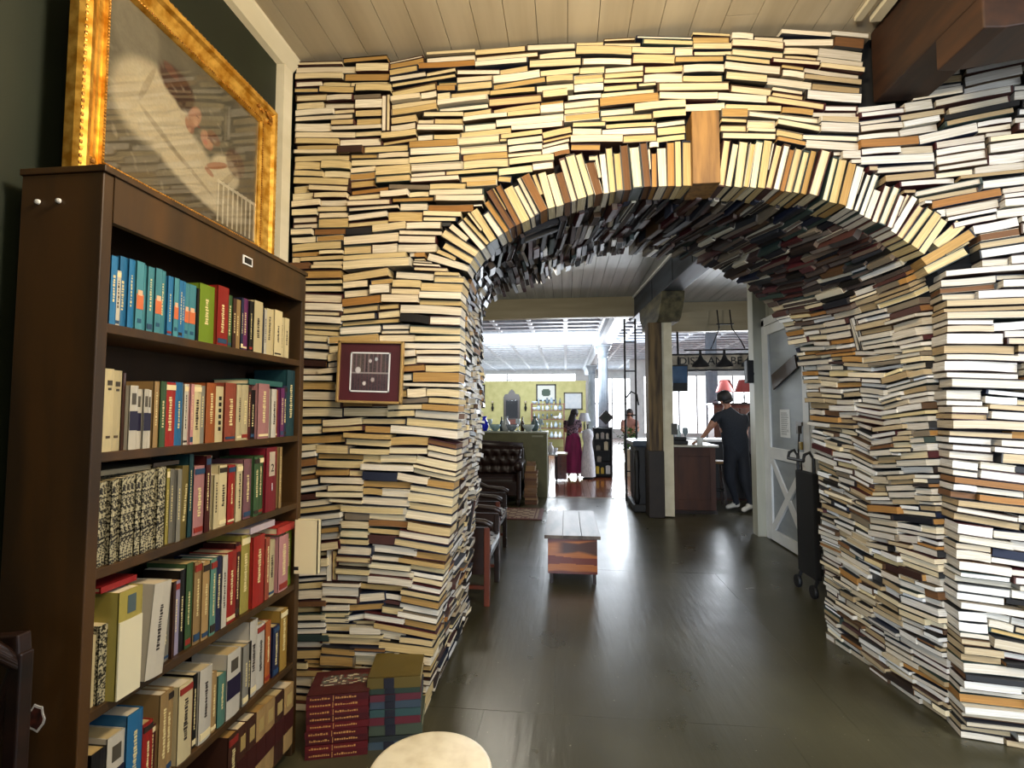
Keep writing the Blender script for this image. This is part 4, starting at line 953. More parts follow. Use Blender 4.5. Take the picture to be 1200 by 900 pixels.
# ------------------------------------------------------------------ shop floor, tin ceiling, far walls
wf = empty('floor_shop', kind='structure', label='glossy red brown wooden board floor of the shop')
MB().box((-8.5, 9.0, -.08), (8.5, 30, -.012)).build('subfloor', MATBLACK, wf)
rg = random.Random(14); x = -1.6
while x < 2.6:
    y = 9.0
    while y < 17:
        l = rg.uniform(1.6, 3.2); y2 = min(y + l, 17); MB().box((x + .0015, y + .0015, -.012), (x + .117, y2 - .0015, rg.uniform(.0, .001))).build('floor_board', PLANKF, wf); y = y2
    x += .12
MB().box((-8.5, 9.0, -.012), (-1.6, 30, 0)).box((2.6, 9.0, -.012), (8.5, 30, 0)).box((-1.6, 17, -.012), (2.6, 30, 0)).build('outer_floor', PLANKF, wf)
tag(MB().box((-.33, 8.97, 0), (1.1, 9.03, .006)).build('trim_4', M_('threshold', '7c7466', '989080', .4)), 'worn pale threshold strip where the painted floor meets the boards', kind='structure')
tc = empty('ceiling_shop', kind='structure', label='white pressed tin ceiling of the shop'); TZ = 4.02
MB().box((-8.5, 9.2, TZ), (8.5, 30, TZ + .1)).build('tin_sheet', TINMAT, tc)
for k in range(-8, 9): MB().prism([(k * 1.0 - .10, TZ), (k * 1.0 - .05, TZ - .06), (k * 1.0 + .05, TZ - .06), (k * 1.0 + .10, TZ)], 9.8, 30).build('long_rib', TINMAT, tc)
y = 10.0
while y < 29.5:
    MB().box((-8.4, y, TZ - .07), (8.4, y + .22, TZ + .001)).build('cross_rib', TINMAT, tc, bevel=.012); y += .60
q = empty('ceiling_cornice', kind='structure', label='white moulded beam over the row of fluted columns')
MB().prism([(.95, TZ), (.97, TZ - .1), (1.02, TZ - .13), (1.04, TZ - .3), (1.10, TZ - .42), (1.42, TZ - .42), (1.48, TZ - .3), (1.5, TZ - .13), (1.55, TZ - .1), (1.57, TZ)], 9.3, 29).build('moulding', TINMAT, q)
def column(x, y, top, lab):
    c = empty('column', (x, y, 0), label=lab, kind='structure'); n = 24; m = MB()
    prof = [(1, .35), (.98, 1.5), (.86, top - .38)]; vs = []; fs = []
    for r, z in prof:
        for k in range(n * 2): a = PI * k / n; rr = .165 * r * (1 if k % 2 else .90); vs.append((rr * math.cos(a), rr * math.sin(a), z))
    N = n * 2
    for i in range(2):
        for k in range(N): fs.append((i * N + k, i * N + (k + 1) % N, (i + 1) * N + (k + 1) % N, (i + 1) * N + k))
    m.add(vs, fs); m.build('shaft', COLM, c)
    MB().lathe([(.14, top - .40), (.17, top - .36), (.15, top - .32), (.17, top - .2), (.26, top - .06), (.22, top - .04)], 20).box((-.26, -.26, top - .05), (.26, .26, top)).build('capital', COLM, c)
    MB().lathe([(.22, 0), (.22, .2), (.19, .28), (.17, .35)], 20).build('base', COLM, c); return c
COLM = M_('column_paint', '8e9ba8', 'a4aeb8', .4)
column(1.17, 16, TZ - .42, 'fluted white column with a flared capital seen left of the timber post')
column(1.17, 23, TZ - .42, 'further fluted white column of the same row')
column(3.9, 14, TZ, 'white column standing behind the man at the bar')
tag(MB().box((-8.6, 30, 0), (8.6, 30.2, TZ + .1)).build('wall_back', WHITEP), 'white far end wall of the shop', kind='structure')
tag(MB().box((-8.6, 9.2, 0), (-8.5, 30, TZ + .1)).build('wall_shop_left', WHITEP), 'white left wall of the shop', kind='structure')
tag(MB().box((8.5, 9.2, 0), (8.6, 30, TZ + .1)).build('wall_shop_right', WHITEP), 'white right wall of the shop', kind='structure')
def window(n, x0, x1, z0, z1, y, cols, rows, lab):
    wdo = empty('window_%d' % n, kind='structure', label=lab)
    for i in range(cols):
        for j in range(rows):
            a = x0 + (x1 - x0) * i / cols; b = x0 + (x1 - x0) * (i + 1) / cols; c = z0 + (z1 - z0) * j / rows; e = z0 + (z1 - z0) * (j + 1) / rows
            MB().box((a + .03, y - .01, c + .03), (b - .03, y, e - .03)).build('pane', WINDOW, wdo)
    m = MB()
    for i in range(cols + 1): xx = x0 + (x1 - x0) * i / cols; m.box((xx - .035, y - .05, z0 - .035), (xx + .035, y, z1 + .035))
    for j in range(rows + 1): zz = z0 + (z1 - z0) * j / rows; m.box((x0, y - .045, zz - .035), (x1, y - .001, zz + .035))
    m.build('window_frame', WHITEP, wdo)
window(1, 1.4, 6.6, .5, 3.5, 29.98, 4, 2, 'big bright shop window behind the columns')
window(2, -6.2, .6, 2.95, 3.8, 29.98, 5, 1, 'long bright transom window above the yellow wall')
tag(MB().box((3.0, 24, 0), (8.5, 24.15, TZ)).build('wall_bar', WHITEP), 'white end wall behind the bar', kind='structure')
window(3, 3.6, 8.4, .5, 3.2, 23.99, 6, 1, 'bright window behind the bar')
tag(MB().box((-6.5, 22, 0), (.86, 22.15, 2.83)).box((-6.5, 21.97, 2.79), (.88, 22.17, 2.86)).build('wall_partition', YELLOW), 'pale yellow partition wall hung with pictures', kind='structure')
vt = empty('vent_grille', (-3.37, 29.975, 3.25), label='small dark vent grille above the yellow wall', cat='vent')
MB().box((-.25, 0, -.22), (.25, .03, .22)).build('grille_frame', GREYP, vt)
for k in range(5): MB().box((-.21, -.01, -.18 + k * .08), (.21, .0, -.13 + k * .08)).build('slat', MATBLACK, vt)

def wall_picture(x0, x1, z0, z1, lab, fcol, fn):
    p = empty('framed_picture', ((x0 + x1) / 2, 21.995, (z0 + z1) / 2), label=lab, cat='picture', group='pictures on the yellow wall'); w_, h_ = (x1 - x0) / 2, (z1 - z0) / 2; m = MB(); t = .06
    for a, b in (((-w_, -.03, -h_), (-w_ + t, 0, h_)), ((w_ - t, -.03, -h_), (w_, 0, h_)), ((-w_, -.03, -h_), (w_, 0, -h_ + t)), ((-w_, -.03, h_ - t), (w_, 0, h_))): m.box(a, b)
    m.build('frame', fcol, p); g = MB(); g.grid((-w_ + t, -.01, -h_ + t), (2 * (w_ - t), 0, 0), (0, 0, 2 * (h_ - t)), 16, 12, fn); g.build('print', PAINT, p)
wall_picture(-1.29, -.42, 1.98, 2.72, 'black framed picture with a dark green blot on white, yellow wall', BLACK, lambda u, v: H('3c5240') if ell(u, v, .5, .5, .28, .25) > .4 else H('d8dcd4'))
wall_picture(-.09, .72, 1.60, 2.36, 'olive framed pale picture at the end of the yellow wall', M_('olive_frame', '4a4630', None, .5), lambda u, v: mix(H('b8c4cc'), H('d4d8d8'), noise.noise(Vector((u * 5, v * 5, 0))) * .5 + .5))
wall_picture(-4.25, -3.55, 2.05, 2.72, 'black framed grey picture near the book wall edge, yellow wall', BLACK, lambda u, v: H('4c5058') if ell(u, v, .5, .4, .3, .3) > .4 else H('c8ccd0'))
mr = empty('mirror', (-2.35, 21.9, 0), label='tall dark framed mirror with a carved crest on the yellow wall', cat='mirror')
MB().box((-.36, 0, .9), (.36, .10, 2.15)).build('frame', DARKW, mr); MB().prism([(-.36, 2.15), (-.30, 2.28), (-.16, 2.30), (-.1, 2.42), (0, 2.50), (.1, 2.42), (.16, 2.30), (.30, 2.28), (.36, 2.15)], 0, .04).build('crest', DARKW, mr)
MB().box((-.26, -.012, 1.25), (.26, 0, 2.02)).build('mirror_glass', M_('mirror_glass', (.8, .85, .9), None, .03, 1), mr); MB().box((-.24, -.016, .95), (.24, 0, 1.18)).build('drawer', REDW, mr)
for xx in (-3.2, -1.75):
    s = empty('wall_sconce', (xx, 21.9, 1.75), label='small dark wall sconce %s the carved mirror' % ('left of' if xx < -3 else 'right of'), cat='sconce'); MB().lathe([(.03, -.2), (.06, -.05), (.02, .05), (.05, .12)], 8).build('body', IRON, s); MB().ball((0, -.02, .2), .05).build('candle', CREAMW, s)

# ------------------------------------------------------------------ shop goods
def goods(name, loc, prof, col, label, cat, rough=.25, grp='glassware and china on the olive counter', trans=0):
    mt = M_('glaze_' + col, col, None, rough, trans=trans); o = MB().lathe(prof, 16, cap=False).build(name, mt, None, smooth=True, loc=loc); tag(o, label, cat, grp); return o
V1 = [(.0001, 0), (.05, 0), (.08, .08), (.07, .16), (.03, .22), (.045, .27)]; V2 = [(.0001, 0), (.04, 0), (.10, .07), (.12, .12), (.11, .12)]; V3 = [(.0001, 0), (.035, 0), (.035, .15), (.015, .2), (.015, .26), (.0001, .26)]; V4 = [(.0001, 0), (.04, 0), (.008, .02), (.008, .1), (.045, .15), (.04, .22)]
gl = [(-1.62, V1, '8ab4d8', 'pale blue vase'), (-1.50, V1, '1c2ce0', 'bright cobalt blue vase'), (-1.39, V4, 'c8dce8', 'clear stemmed glass'), (-1.30, V2, 'a8c8d4', 'wide pale blue bowl'), (-1.18, V3, '2c3c48', 'dark slim bottle'), (-1.09, V1, 'b8c0c8', 'grey white vase'),
      (-.98, V2, '8e9cae', 'grey blue bowl'), (-.88, V4, 'd8e4ea', 'tall stemmed glass'), (-.79, V3, '3c2a20', 'small brown bottle'), (-.68, V2, 'c0ccd0', 'shallow white bowl'), (-.57, V1, '5a6c70', 'slate grey vase'), (-.46, V4, 'a8bcc4', 'stemmed glass nearest the counter end')]
rg = random.Random(3)
for x, pf, c, lb in gl: goods('vase' if pf is V1 else 'bowl' if pf is V2 else 'bottle' if pf is V3 else 'wine_glass', (x, 9.12 + rg.uniform(0, .2), 1.155), pf, c, lb + ' on the olive counter', 'bottle' if pf is V3 else 'glass' if pf is V4 else 'bowl' if pf is V2 else 'vase')
et = empty('etagere', (-.72, 20, 0), label='brown open shelf unit full of glassware before the yellow wall', cat='shelf')
for sx in (-.66, .62): MB().box((sx, 0, 0), (sx + .05, .4, 1.85)).build('upright', REDW, et)
for zz in (.45, .85, 1.2, 1.55, 1.80): MB().box((-.61, 0, zz), (.62, .4, zz + .03)).build('shelf', REDW, et)
k = 0
for si, zz in enumerate((.45, .85, 1.2, 1.55, 1.80)):
    for i in range(7):
        pf = rg.choice([V1, V2, V3, V4]); c = rg.choice(['c8dce8', 'a8bcc4', 'd8e4ea', '8ea4b4', '5c6c74'])
        goods('jar', (-1.25 + i * .17, 20.15, zz + .03), [(r, z * .9) for r, z in pf], c, '%s %s, %s on the %s shelf of the brown unit' % ({'c8dce8': 'pale', 'a8bcc4': 'greyish', 'd8e4ea': 'clear', '8ea4b4': 'blue grey', '5c6c74': 'dark'}[c], 'vase' if pf is V1 else 'bowl' if pf is V2 else 'bottle' if pf is V3 else 'glass', ['leftmost', 'second from left', 'third from left', 'middle one', 'third from right', 'second from right', 'rightmost'][i], ['lowest', 'second', 'third', 'fourth', 'top'][si]), 'glassware', grp='glassware on the brown open shelves')
bs = empty('display_rack', (.85, 11.8, 0), label='black display shelf unit with small goods on the board floor', cat='shelf')
MB().box((-.23, 0, .0), (-.20, .3, 1.15)).build('side_panel', BLACK, bs); MB().box((.18, 0, 0), (.21, .3, 1.15)).build('side_panel', BLACK, bs); MB().box((-.2, .28, 0), (.18, .3, 1.15)).build('back_panel', BLACK, bs)
for zz in (.08, .35, .62, .88, 1.13): MB().box((-.2, 0, zz - .02), (.18, .28, zz)).build('shelf', BLACK, bs)
for i, (x, zz, w_, h_, c) in enumerate([(.72, .88, .07, .12, 'b8b0a0'), (.84, .88, .08, .14, 'a09890'), (.95, .88, .06, .12, 'c8c0b0'), (.74, .62, .1, .1, '6a6458'), (.92, .62, .09, .19, 'c8bc9c'), (.76, .35, .1, .12, '7c7468'), (.72, .08, .07, .16, 'd0b030'), (.83, .08, .07, .13, 'c8a838'), (.96, .08, .1, .18, 'd8d8d8')]):
    tag(MB().box((-w_ / 2, -.04, 0), (w_ / 2, .04, h_)).box((-w_ / 4, -.02, h_), (w_ / 4, .02, h_ + .015)).build('boxed_goods', M_('goods_' + c, c, None, .5), None, loc=(x, 11.9, zz), bevel=.004), {'d0b030': 'yellow box at the left of the lowest shelf, black rack', 'c8a838': 'mustard box in the middle of the lowest shelf, black rack', 'd8d8d8': 'white box on the lowest shelf, black rack', 'c8bc9c': 'tall cream box on the third shelf, black rack', '6a6458': 'dark grey box on the third shelf, black rack', '7c7468': 'grey box on the second shelf, black rack', 'b8b0a0': 'grey box left on the top shelf, black rack', 'a09890': 'darker box in the middle of the top shelf, black rack', 'c8c0b0': 'pale box right on the top shelf, black rack'}[c], 'box', 'small goods on the black display rack')
def tag_lamp(name, loc, sh, lab, hs=.2, stand=.25, r=(.09, .15), em=0):
    l = empty(name, loc, label=lab, cat='lamp'); MB().lathe([(.07, 0), (.07, .015), (.012, .03), (.02, stand * .5), (.01, stand)], 12).build('base', IRON, l); MB().lathe([(r[1], stand), (r[0], stand + hs)], 18, cap=False).build('lamp_shade', sh, l, smooth=True)
SHW = M_('white_shade', 'd8dce4', None, .6); SHR = M_('dull_red_shade', '9a3c34', 'a84840', .6)
dr = empty('side_table', (.44, 12.3, 0), label='small white side table under the white lamp', cat='table'); MB().box((-.2, -.2, 1.0), (.2, .2, 1.03)).build('table_top', WHITEP, dr)
for a in (-.17, .17):
    for b in (-.17, .17): MB().box((a - .015, b - .015, 0), (a + .015, b + .015, 1.0)).build('leg', WHITEP, dr)
tag_lamp('table_lamp', (.44, 12.3, 1.03), SHW, 'table lamp with a white shade right of the woman in the magenta skirt')
tag_lamp('table_lamp', (3.94, 13, 1.72), SHR, 'left one of the two lamps with dull red shades behind the bar', .3, .28, (.12, .22))
tag_lamp('table_lamp', (4.39, 13, 1.72), SHR, 'right one of the two lamps with dull red shades behind the bar', .3, .28, (.12, .22))
hb = empty('back_cabinet', (4.2, 13, 0), label='dark brown cabinet carrying the two red shaded lamps', cat='cabinet'); MB().box((-.6, -.2, 0), (.6, .3, 1.68)).build('body', REDW, hb); MB().box((-.64, -.24, 1.68), (.64, .32, 1.72)).build('top', DARKW, hb)
for a in (-.58, .01): MB().box((a, -.215, .1), (a + .57, -.2, 1.6)).build('door', COUNT, hb, bevel=.01)
wd = empty('dress_form', (.49, 11.6, 0), label='white lace dress on a stand beside the black display rack', cat='dress')
m = MB(); pr_ = [(.17, .05), (.16, .3), (.13, .6), (.09, .8), (.13, .95), (.12, 1.05), (.05, 1.12)]; m.lathe(pr_, 22, cap=False); m.build('dress', M_('white_lace', 'c4c4cc', 'e0e0e4', .7, scale=(40, 40, 14)), wd, smooth=True); MB().lathe([(.12, 0), (.12, .02), (.012, .03), (.012, 1.2), (.03, 1.22)], 10).build('stand', IRON, wd)
rd = empty('dresser', (-.13, 11.0, 0), label='small reddish wooden dresser left of the woman in the magenta skirt', cat='dresser'); MB().box((-.12, 0, .05), (.14, .4, .58)).build('body', REDW, rd); MB().box((-.14, -.02, .58), (.16, .42, .61)).build('top', M_('dresser_top', 'b8a888', None, .4), rd)
for zz in (.1, .27, .43): dd_ = MB().box((-.1, -.012, zz), (.12, 0, zz + .13)).build('drawer', REDW, rd); MB().ball((.01, -.02, zz + .065), .012).build('knob', IRON, dd_)
wt = empty('side_table', (-.30, 10.6, 0), label='little white table with china at the counter end', cat='table'); MB().box((-.1, -.15, .60), (.12, .15, .63)).build('table_top', WHITEP, wt)
for a in (-.08, .1):
    for b in (-.12, .12): MB().box((a - .012, b - .012, 0), (a + .012, b + .012, .6)).build('leg', IRON, wt)
goods('vase', (-.32, 10.55, .63), [(r * .9, z * .9) for r, z in V1], 'd8d8dc', 'white vase on the little white table', 'vase', grp=None); goods('bowl', (-.24, 10.6, .63), [(r * .6, z) for r, z in V2], 'c8ccd4', 'white bowl on the little white table', 'bowl', grp=None)
# diamond shaped tray, screen
dm = empty('framed_mirror', (.98, 12.6, 1.37), label='small dark diamond-hung frame above the black display rack', cat='picture'); g = MB(); X = Matrix.Rotation(PI / 4, 4, 'Y'); g.box((-.13, 0, -.13), (.13, .02, .13), X=X); g.build('frame', DARKW, dm); MB().box((-.08, -.006, -.08), (.08, 0, .08), X=X).build('panel', GREENW, dm)
# plant
pn = empty('potted_plant', (1.50, 12.25, 0), label='leafy green plant in a pale pot between the rack and the dark counter', cat='plant'); MB().lathe([(.10, .32), (.15, .62), (.13, .62)], 16).lathe([(.14, 0), (.14, .32)], 12).build('pot', CREAMW, pn); m = MB(); rg = random.Random(5)
for k in range(260):
    c = Vector((rg.gauss(0, .12), rg.gauss(0, .12), rg.uniform(.6, 1.12))); a = Vector((rg.gauss(0, 1), rg.gauss(0, 1), rg.gauss(.3, .6))).normalized() * .07; b = a.cross(Vector((rg.random(), rg.random(), rg.random()))).normalized() * .02
    m.add([c, c + a * .5 + b, c + a, c + a * .5 - b], [(0, 1, 2, 3)])
f_ = m.build('foliage', M_('leaf_green', '2c4a1e', '5a8438', .5), pn)

# ladder of grey poles
ld = empty('ladder', (1.10, 8.75, 0), label='tall grey pole ladder left of the timber post', cat='ladder')
for a in (-.09, .09): MB().tube([(a, 0, .0), (a, 0, 3.1)], .018, 8).build('rail', IRON, ld)
for zz in (.5, 1.0, 1.45, 2.2, 2.7): MB().tube([(-.09, 0, zz), (.09, 0, zz)], .012, 6).build('rung', IRON, ld)
MB().tube([(-.07, -.01, 1.75), (.0, -.04, 1.85), (.10, -.02, 1.80), (.13, 0, 1.62)], .015, 6).build('hook', IRON, ld)

# counters of the bar
dc = empty('dark_counter', (0, 0, 0), label='dark blue black counter with a thick edge just left of the timber post', cat='counter')
MB().box((1.06, 7.84, .0), (1.50, 8.54, .98)).build('body', BLACK, dc); MB().box((1.00, 7.76, .98), (1.54, 8.6, 1.07)).build('counter_top', M_('slate_top', '3c4450', '4c5662', .25), dc, bevel=.02); MB().box((1.0, 7.78, 0), (1.52, 8.56, .12)).build('plinth', BLACK, dc, bevel=.02)
for k in range(2): MB().box((1.045, 7.9 + k * .33, .2), (1.06, 8.17 + k * .33, .88)).build('side_panel', IRON, dc)
MB().lathe([(.03, 0), (.05, .1), (.03, .3), (.045, .6), (.03, .8)], 12, c=(1.06, 7.82, .12)).build('turned_post', BLACK, dc, smooth=True)
bcn = empty('bar_counter', (0, 0, 0), label='brown panelled bar counter with a pale top right of the cream post board', cat='counter')
MB().box((1.58, 7.80, 0), (2.20, 9.3, .98)).build('body', COUNT, bcn); MB().box((1.54, 7.74, .98), (2.24, 9.3, 1.01)).build('counter_top', M_('pale_bar_top', 'a8a498', 'bab6aa', .25), bcn, bevel=.004)
for a, b, c, e in ((1.58, 1.66, .05, .97), (2.12, 2.20, .05, .97), (1.66, 2.12, .85, .97), (1.66, 2.12, .05, .2)): MB().box((a, 7.785, c), (b, 7.80, e)).build('panel_frame', COUNT, bcn, bevel=.003)
MB().box((1.57, 7.775, 0), (2.21, 7.80, .05)).build('plinth', DARKW, bcn)
bk2 = empty('back_counter', (0, 0, 0), label='dark counter with a white top behind the man at the bar', cat='counter'); MB().box((2.30, 9.25, 0), (4.4, 9.8, .98)).build('body', BLACK, bk2); MB().box((2.26, 9.20, .98), (4.44, 9.84, 1.02)).build('counter_top', WHITEP, bk2)
r_ = MB().box((-.12, -.1, 0), (.12, .1, .06)).box((-.1, -.08, .06), (.1, .06, .11)).build('card_terminal', BLACK, None, loc=(1.72, 8.0, 1.01), bevel=.01); tag(r_, 'black card terminal on the brown bar counter', 'terminal')
tag(MB().lathe([(.0001, 0), (.04, 0), (.05, .11), (.045, .11)], 16, cap=False).build('cup', WHITEP, None, loc=(2.0, 7.86, 1.01), smooth=True), 'white cup at the end of the brown bar counter', 'cup')
for i, (x, lb) in enumerate(((1.66, 'clear jar nearest the cream post board on the bar counter'), (1.80, 'clear jar second from the cream post board on the bar counter'), (1.90, 'thin clear glass on the bar counter'))): goods('jar', (x, 8.35, 1.01), [(r, z * 1.1) for r, z in (V1, V3, V4)[i]], ['9aaab0', 'b8c8cc', '7c8c94'][i], lb, 'jar', grp='jars on the bar counter')
st = empty('bar_stool', (2.42, 8.5, 0), label='wooden bar stool between the brown counter and the man', cat='stool'); MB().lathe([(.15, .68), (.16, .70), (.15, .72)], 18).build('seat', M_('stool_wood', '8a6a44', None, .5), st)
for k in range(4): a = PI / 4 + k * PI / 2; MB().beam((.15 * math.cos(a), .15 * math.sin(a), 0), (.09 * math.cos(a), .09 * math.sin(a), .69), .03).build('leg', DARKW, st)
MB().tube([(.12 * math.cos(k * PI / 6), .12 * math.sin(k * PI / 6), .25) for k in range(13)], .01, 6).build('foot_ring', IRON, st)

# sign band over the bar, lamp rail, screen, speaker
sg = empty('bar_sign', (0, 9.5, 0), label='dark weathered sign band with cut letters hanging above the bar', cat='sign')
MB().box((1.80, .0, 2.28), (3.95, .03, 2.56)).build('board', M_('sign_board', '8c8272', 'b4aa98', .6, scale=(9, 4, 9)), sg); MB().box((1.78, -.02, 2.54), (3.98, .05, 2.57)).box((1.78, -.02, 2.25), (3.98, .05, 2.28)).build('rail', IRON, sg)
for x in (1.9, 3.8): MB().tube([(x, .02, 2.56), (x, .02, TZ)], .01, 6).build('hanger', IRON, sg)
for s_, x in (('DIST', 2.07), ('AN', 2.58), ('BE', 2.98)): text_obj('letters', s_, .20, BLACK, sg, (x, -.006, 2.37), (PI / 2, 0, 0))
lr = empty('lamp_rail', (0, 9.2, 0), label='black iron rail hanging from the header with three enamel pendant shades', cat='lamp')
MB().tube([(2.74, .2, 3.35), (2.74, .1, 3.0), (2.62, 0, 2.75), (2.56, 0, 2.62)], .012, 6).build('hanger', IRON, lr); MB().tube([(2.96, .2, 3.35), (2.96, .1, 3.0), (3.08, 0, 2.75), (3.14, 0, 2.62)], .012, 6).build('hanger', IRON, lr); MB().beam((2.70, .12, 3.08), (3.0, .12, 3.08), .02).build('crossbar', IRON, lr)
MB().tube([(2.1, 0, 2.60), (3.6, 0, 2.60)], .014, 6).build('rail', IRON, lr)
for x in (2.38, 2.79, 3.22):
    MB().lathe([(.02, 2.60), (.025, 2.50), (.05, 2.44), (.13, 2.36), (.15, 2.31)], 20, c=(x, 0, 0), cap=False).build('shade', IRON, lr, smooth=True); MB().ball((x, 0, 2.355), .03).build('bulb', M_('lit_bulb', (1, .9, .7), None, .5, emis=4) if x < 2.4 else bpy.data.materials['lit_bulb'], lr)
tv = empty('screen', (2.02, 9.22, 2.10), label='bluish flat screen tilted down above the brown bar counter', cat='screen'); tv.rotation_euler = (.25, 0, -.15); MB().box((-.14, 0, -.24), (.14, .05, .24)).build('housing', BLACK, tv, bevel=.01); MB().box((-.125, -.004, -.08), (.125, 0, .22)).build('display', M_('blue_display', '3c5a7c', '2a4260', .2), tv); MB().beam((0, .05, 0), (0, .22, .05), .04).tube([(0, .2, 0), (0, .70, .86)], .02, 8).build('bracket', IRON, tv)
sk = empty('speaker', (2.29, 6.50, 2.0), label='small black loudspeaker mounted on the cream post by the barn door', cat='speaker'); MB().box((-.07, -.06, -.14), (.01, .06, .14)).build('cabinet', BLACK, sk, bevel=.01); MB().lathe([(.03, 0), (.04, .004), (.02, .006)], 14, X=Matrix.Translation((-.03, -.06, -.03)) @ Matrix.Rotation(PI / 2, 4, 'X')).build('cone', IRON, sk)

# ------------------------------------------------------------------ people
SK = M_('skin', 'a8745a', 'b8846a', .5, scale=(30, 30, 30)); NAVY = M_('navy_cotton', '12161f', '1a2029', .8, scale=(60, 60, 60)); TROUS = M_('dark_trousers', '0d1018', '151a24', .8); SNEAK = M_('white_sneaker', 'b8b2a4', 'cfcabc', .6)
def person(name, label, J, mats, hair, extra=(), fingers=True):
    """J: joint positions; one skinned body, its material chosen by the nearest bone"""
    P = {k: Vector(v) for k, v in J.items()}; V = []; R = []; E = []; B = []; idx = {}
    def vert(k, p, r): idx[k] = len(V); V.append(p); R.append(r); return idx[k]
    bk_ = mats.get('bulk', 1); vert('pelvis', P['pelvis'], .135 * bk_)
    def bone(a, b, p, r, reg): vert(b, Vector(p), r); E.append((idx[a], idx[b])); B.append((V[idx[a]], V[idx[b]], reg))
    wst = P['pelvis'].lerp(P['chest'], .5)
    bone('pelvis', 'waist', wst, .125 * bk_ * (1.06 if bk_ > 1 else 1), 'top'); bone('waist', 'chest', P['chest'], .15 * bk_, 'top'); bone('chest', 'neck0', P['neck'], .062, 'top'); bone('neck0', 'head0', P['neck'].lerp(P['head'], .55), .062, 'skin')
    hd = (P['head'] - P['neck']).normalized(); f = P['face'].normalized()
    bone('head0', 'head1', P['head'], .088, 'skin'); bone('head1', 'head2', P['head'] + hd * .09, .07, 'skin'); bone('head1', 'nose', P['head'] + f * .105 - hd * .01, .014, 'skin'); bone('head1', 'chin', P['head'] + f * .07 - hd * .085, .032, 'skin')
    for s in 'LR':
        bone('chest', 'sh' + s, P['sh' + s], .066 * bk_, 'top'); md = P['sh' + s].lerp(P['el' + s], .55); bone('sh' + s, 'ua' + s, md, .054 * bk_, 'top'); bone('ua' + s, 'el' + s, P['el' + s], .042, mats.get('fore', 'skin')); bone('el' + s, 'wr' + s, P['wr' + s], .028, mats.get('fore', 'skin'))
        h = P['ha' + s] - P['wr' + s]; h.normalize(); side = h.cross(Vector((0, 0, 1))); side = side.normalized() if side.length > .2 else Vector((1, 0, 0)); dn = Vector((0, 0, -1)) - h * h.dot(Vector((0, 0, -1)))
        bone('wr' + s, 'pa' + s, P['wr' + s] + h * .06, .03, 'skin')
        if fingers:
            for q, (o, l) in enumerate(((-.03, .07), (-.01, .085), (.01, .08), (.03, .06))):
                a = P['wr' + s] + h * .085 + side * o; bone('pa' + s, 'k%d%s' % (q, s), a, .011, 'skin'); bone('k%d%s' % (q, s), 'f%d%s' % (q, s), a + h * l * .55 + dn * .012, .009, 'skin'); bone('f%d%s' % (q, s), 't%d%s' % (q, s), a + h * l * .9 + dn * .035, .008, 'skin')
            bone('wr' + s, 'th' + s, P['wr' + s] + h * .05 + side * (-.05), .011, 'skin'); bone('th' + s, 'tt' + s, P['wr' + s] + h * .09 + side * (-.06), .009, 'skin')
        bone('pelvis', 'hp' + s, P['hp' + s], .095 * bk_, 'bottom'); bone('hp' + s, 'kn' + s, P['kn' + s], .066 * bk_, 'bottom'); cf = P['kn' + s].lerp(P['an' + s], .35); bone('kn' + s, 'cf' + s, cf, .058, 'bottom'); bone('cf' + s, 'an' + s, P['an' + s], .042, mats.get('calf', 'bottom')); bone('an' + s, 'to' + s, P['to' + s], .036, 'shoe')
        bone('an' + s, 'he' + s, P['an' + s] + (P['an' + s] - P['to' + s]).normalized() * .05 - Vector((0, 0, .04)), .036, 'shoe')
    me = bpy.data.meshes.new(name); me.from_pydata(V, E, []); o = bpy.data.objects.new('body', me); COL.objects.link(o)
    sm_ = o.modifiers.new('skin', 'SKIN'); sm_.use_smooth_shade = True; sm_.branch_smoothing = .6
    if not me.skin_vertices: 
        bpy.context.view_layer.objects.active = o; bpy.ops.mesh.customdata_skin_add()
    for i, sv in enumerate(me.skin_vertices[0].data): sv.radius = (R[i], R[i]); sv.use_root = (i == 0)
    ss = o.modifiers.new('sub', 'SUBSURF'); ss.levels = 2; ss.render_levels = 2
    bpy.context.view_layer.update(); dg = bpy.context.evaluated_depsgraph_get(); nm_ = bpy.data.meshes.new_from_object(o.evaluated_get(dg)); o.modifiers.clear(); o.data = nm_
    regs = ['skin', 'top', 'bottom', 'shoe']; nm_.materials.clear()
    for r_ in regs: nm_.materials.append(mats[r_])
    mi = []
    for p in nm_.polygons:
        c = p.center; best = (9, 'top')
        for a, b, reg in B:
            ab = b - a; t = max(0, min(1, (c - a).dot(ab) / max(ab.length_squared, 1e-9))); dd = (c - a - ab * t).length
            if dd < best[0]: best = (dd, reg)
        mi.append(regs.index(best[1]))
    nm_.polygons.foreach_set('material_index', mi); nm_.polygons.foreach_set('use_smooth', [True] * len(mi))
    root = empty(name, (V[0].x, V[0].y, 0), label=label, cat='person'); o.parent = root; o.location = (-V[0].x, -V[0].y, 0)
    def child(nm__, mb, mat): c = mb.build(nm__, mat, root, smooth=True); c.location = (-V[0].x, -V[0].y, 0); return c
    hc = P['head']; up = hd; m = MB()
    side = up.cross(f).normalized(); X = Matrix((( *side, 0), (*f, 0), (*up, 0), (0, 0, 0, 1))).transposed(); X.translation = hc
    hm = MB(); hm.ball((0, -.02, .035), (.093, .10, .10), n=16, m=10)
    if hair[1]: hm.ball((0, -.055, -.08 * hair[1]), (.085, .055, .13 * hair[1]), n=12, m=8)
    child('hair', MB().add([X @ Vector(v) for v in hm.v], hm.f), hair[0])
    em = MB()
    for sx in (-.088, .088): em.ball((sx, 0, -.01), (.012, .022, .032), n=8, m=5)
    child('ears', MB().add([X @ Vector(v) for v in em.v], em.f), SK)
    ey = MB()
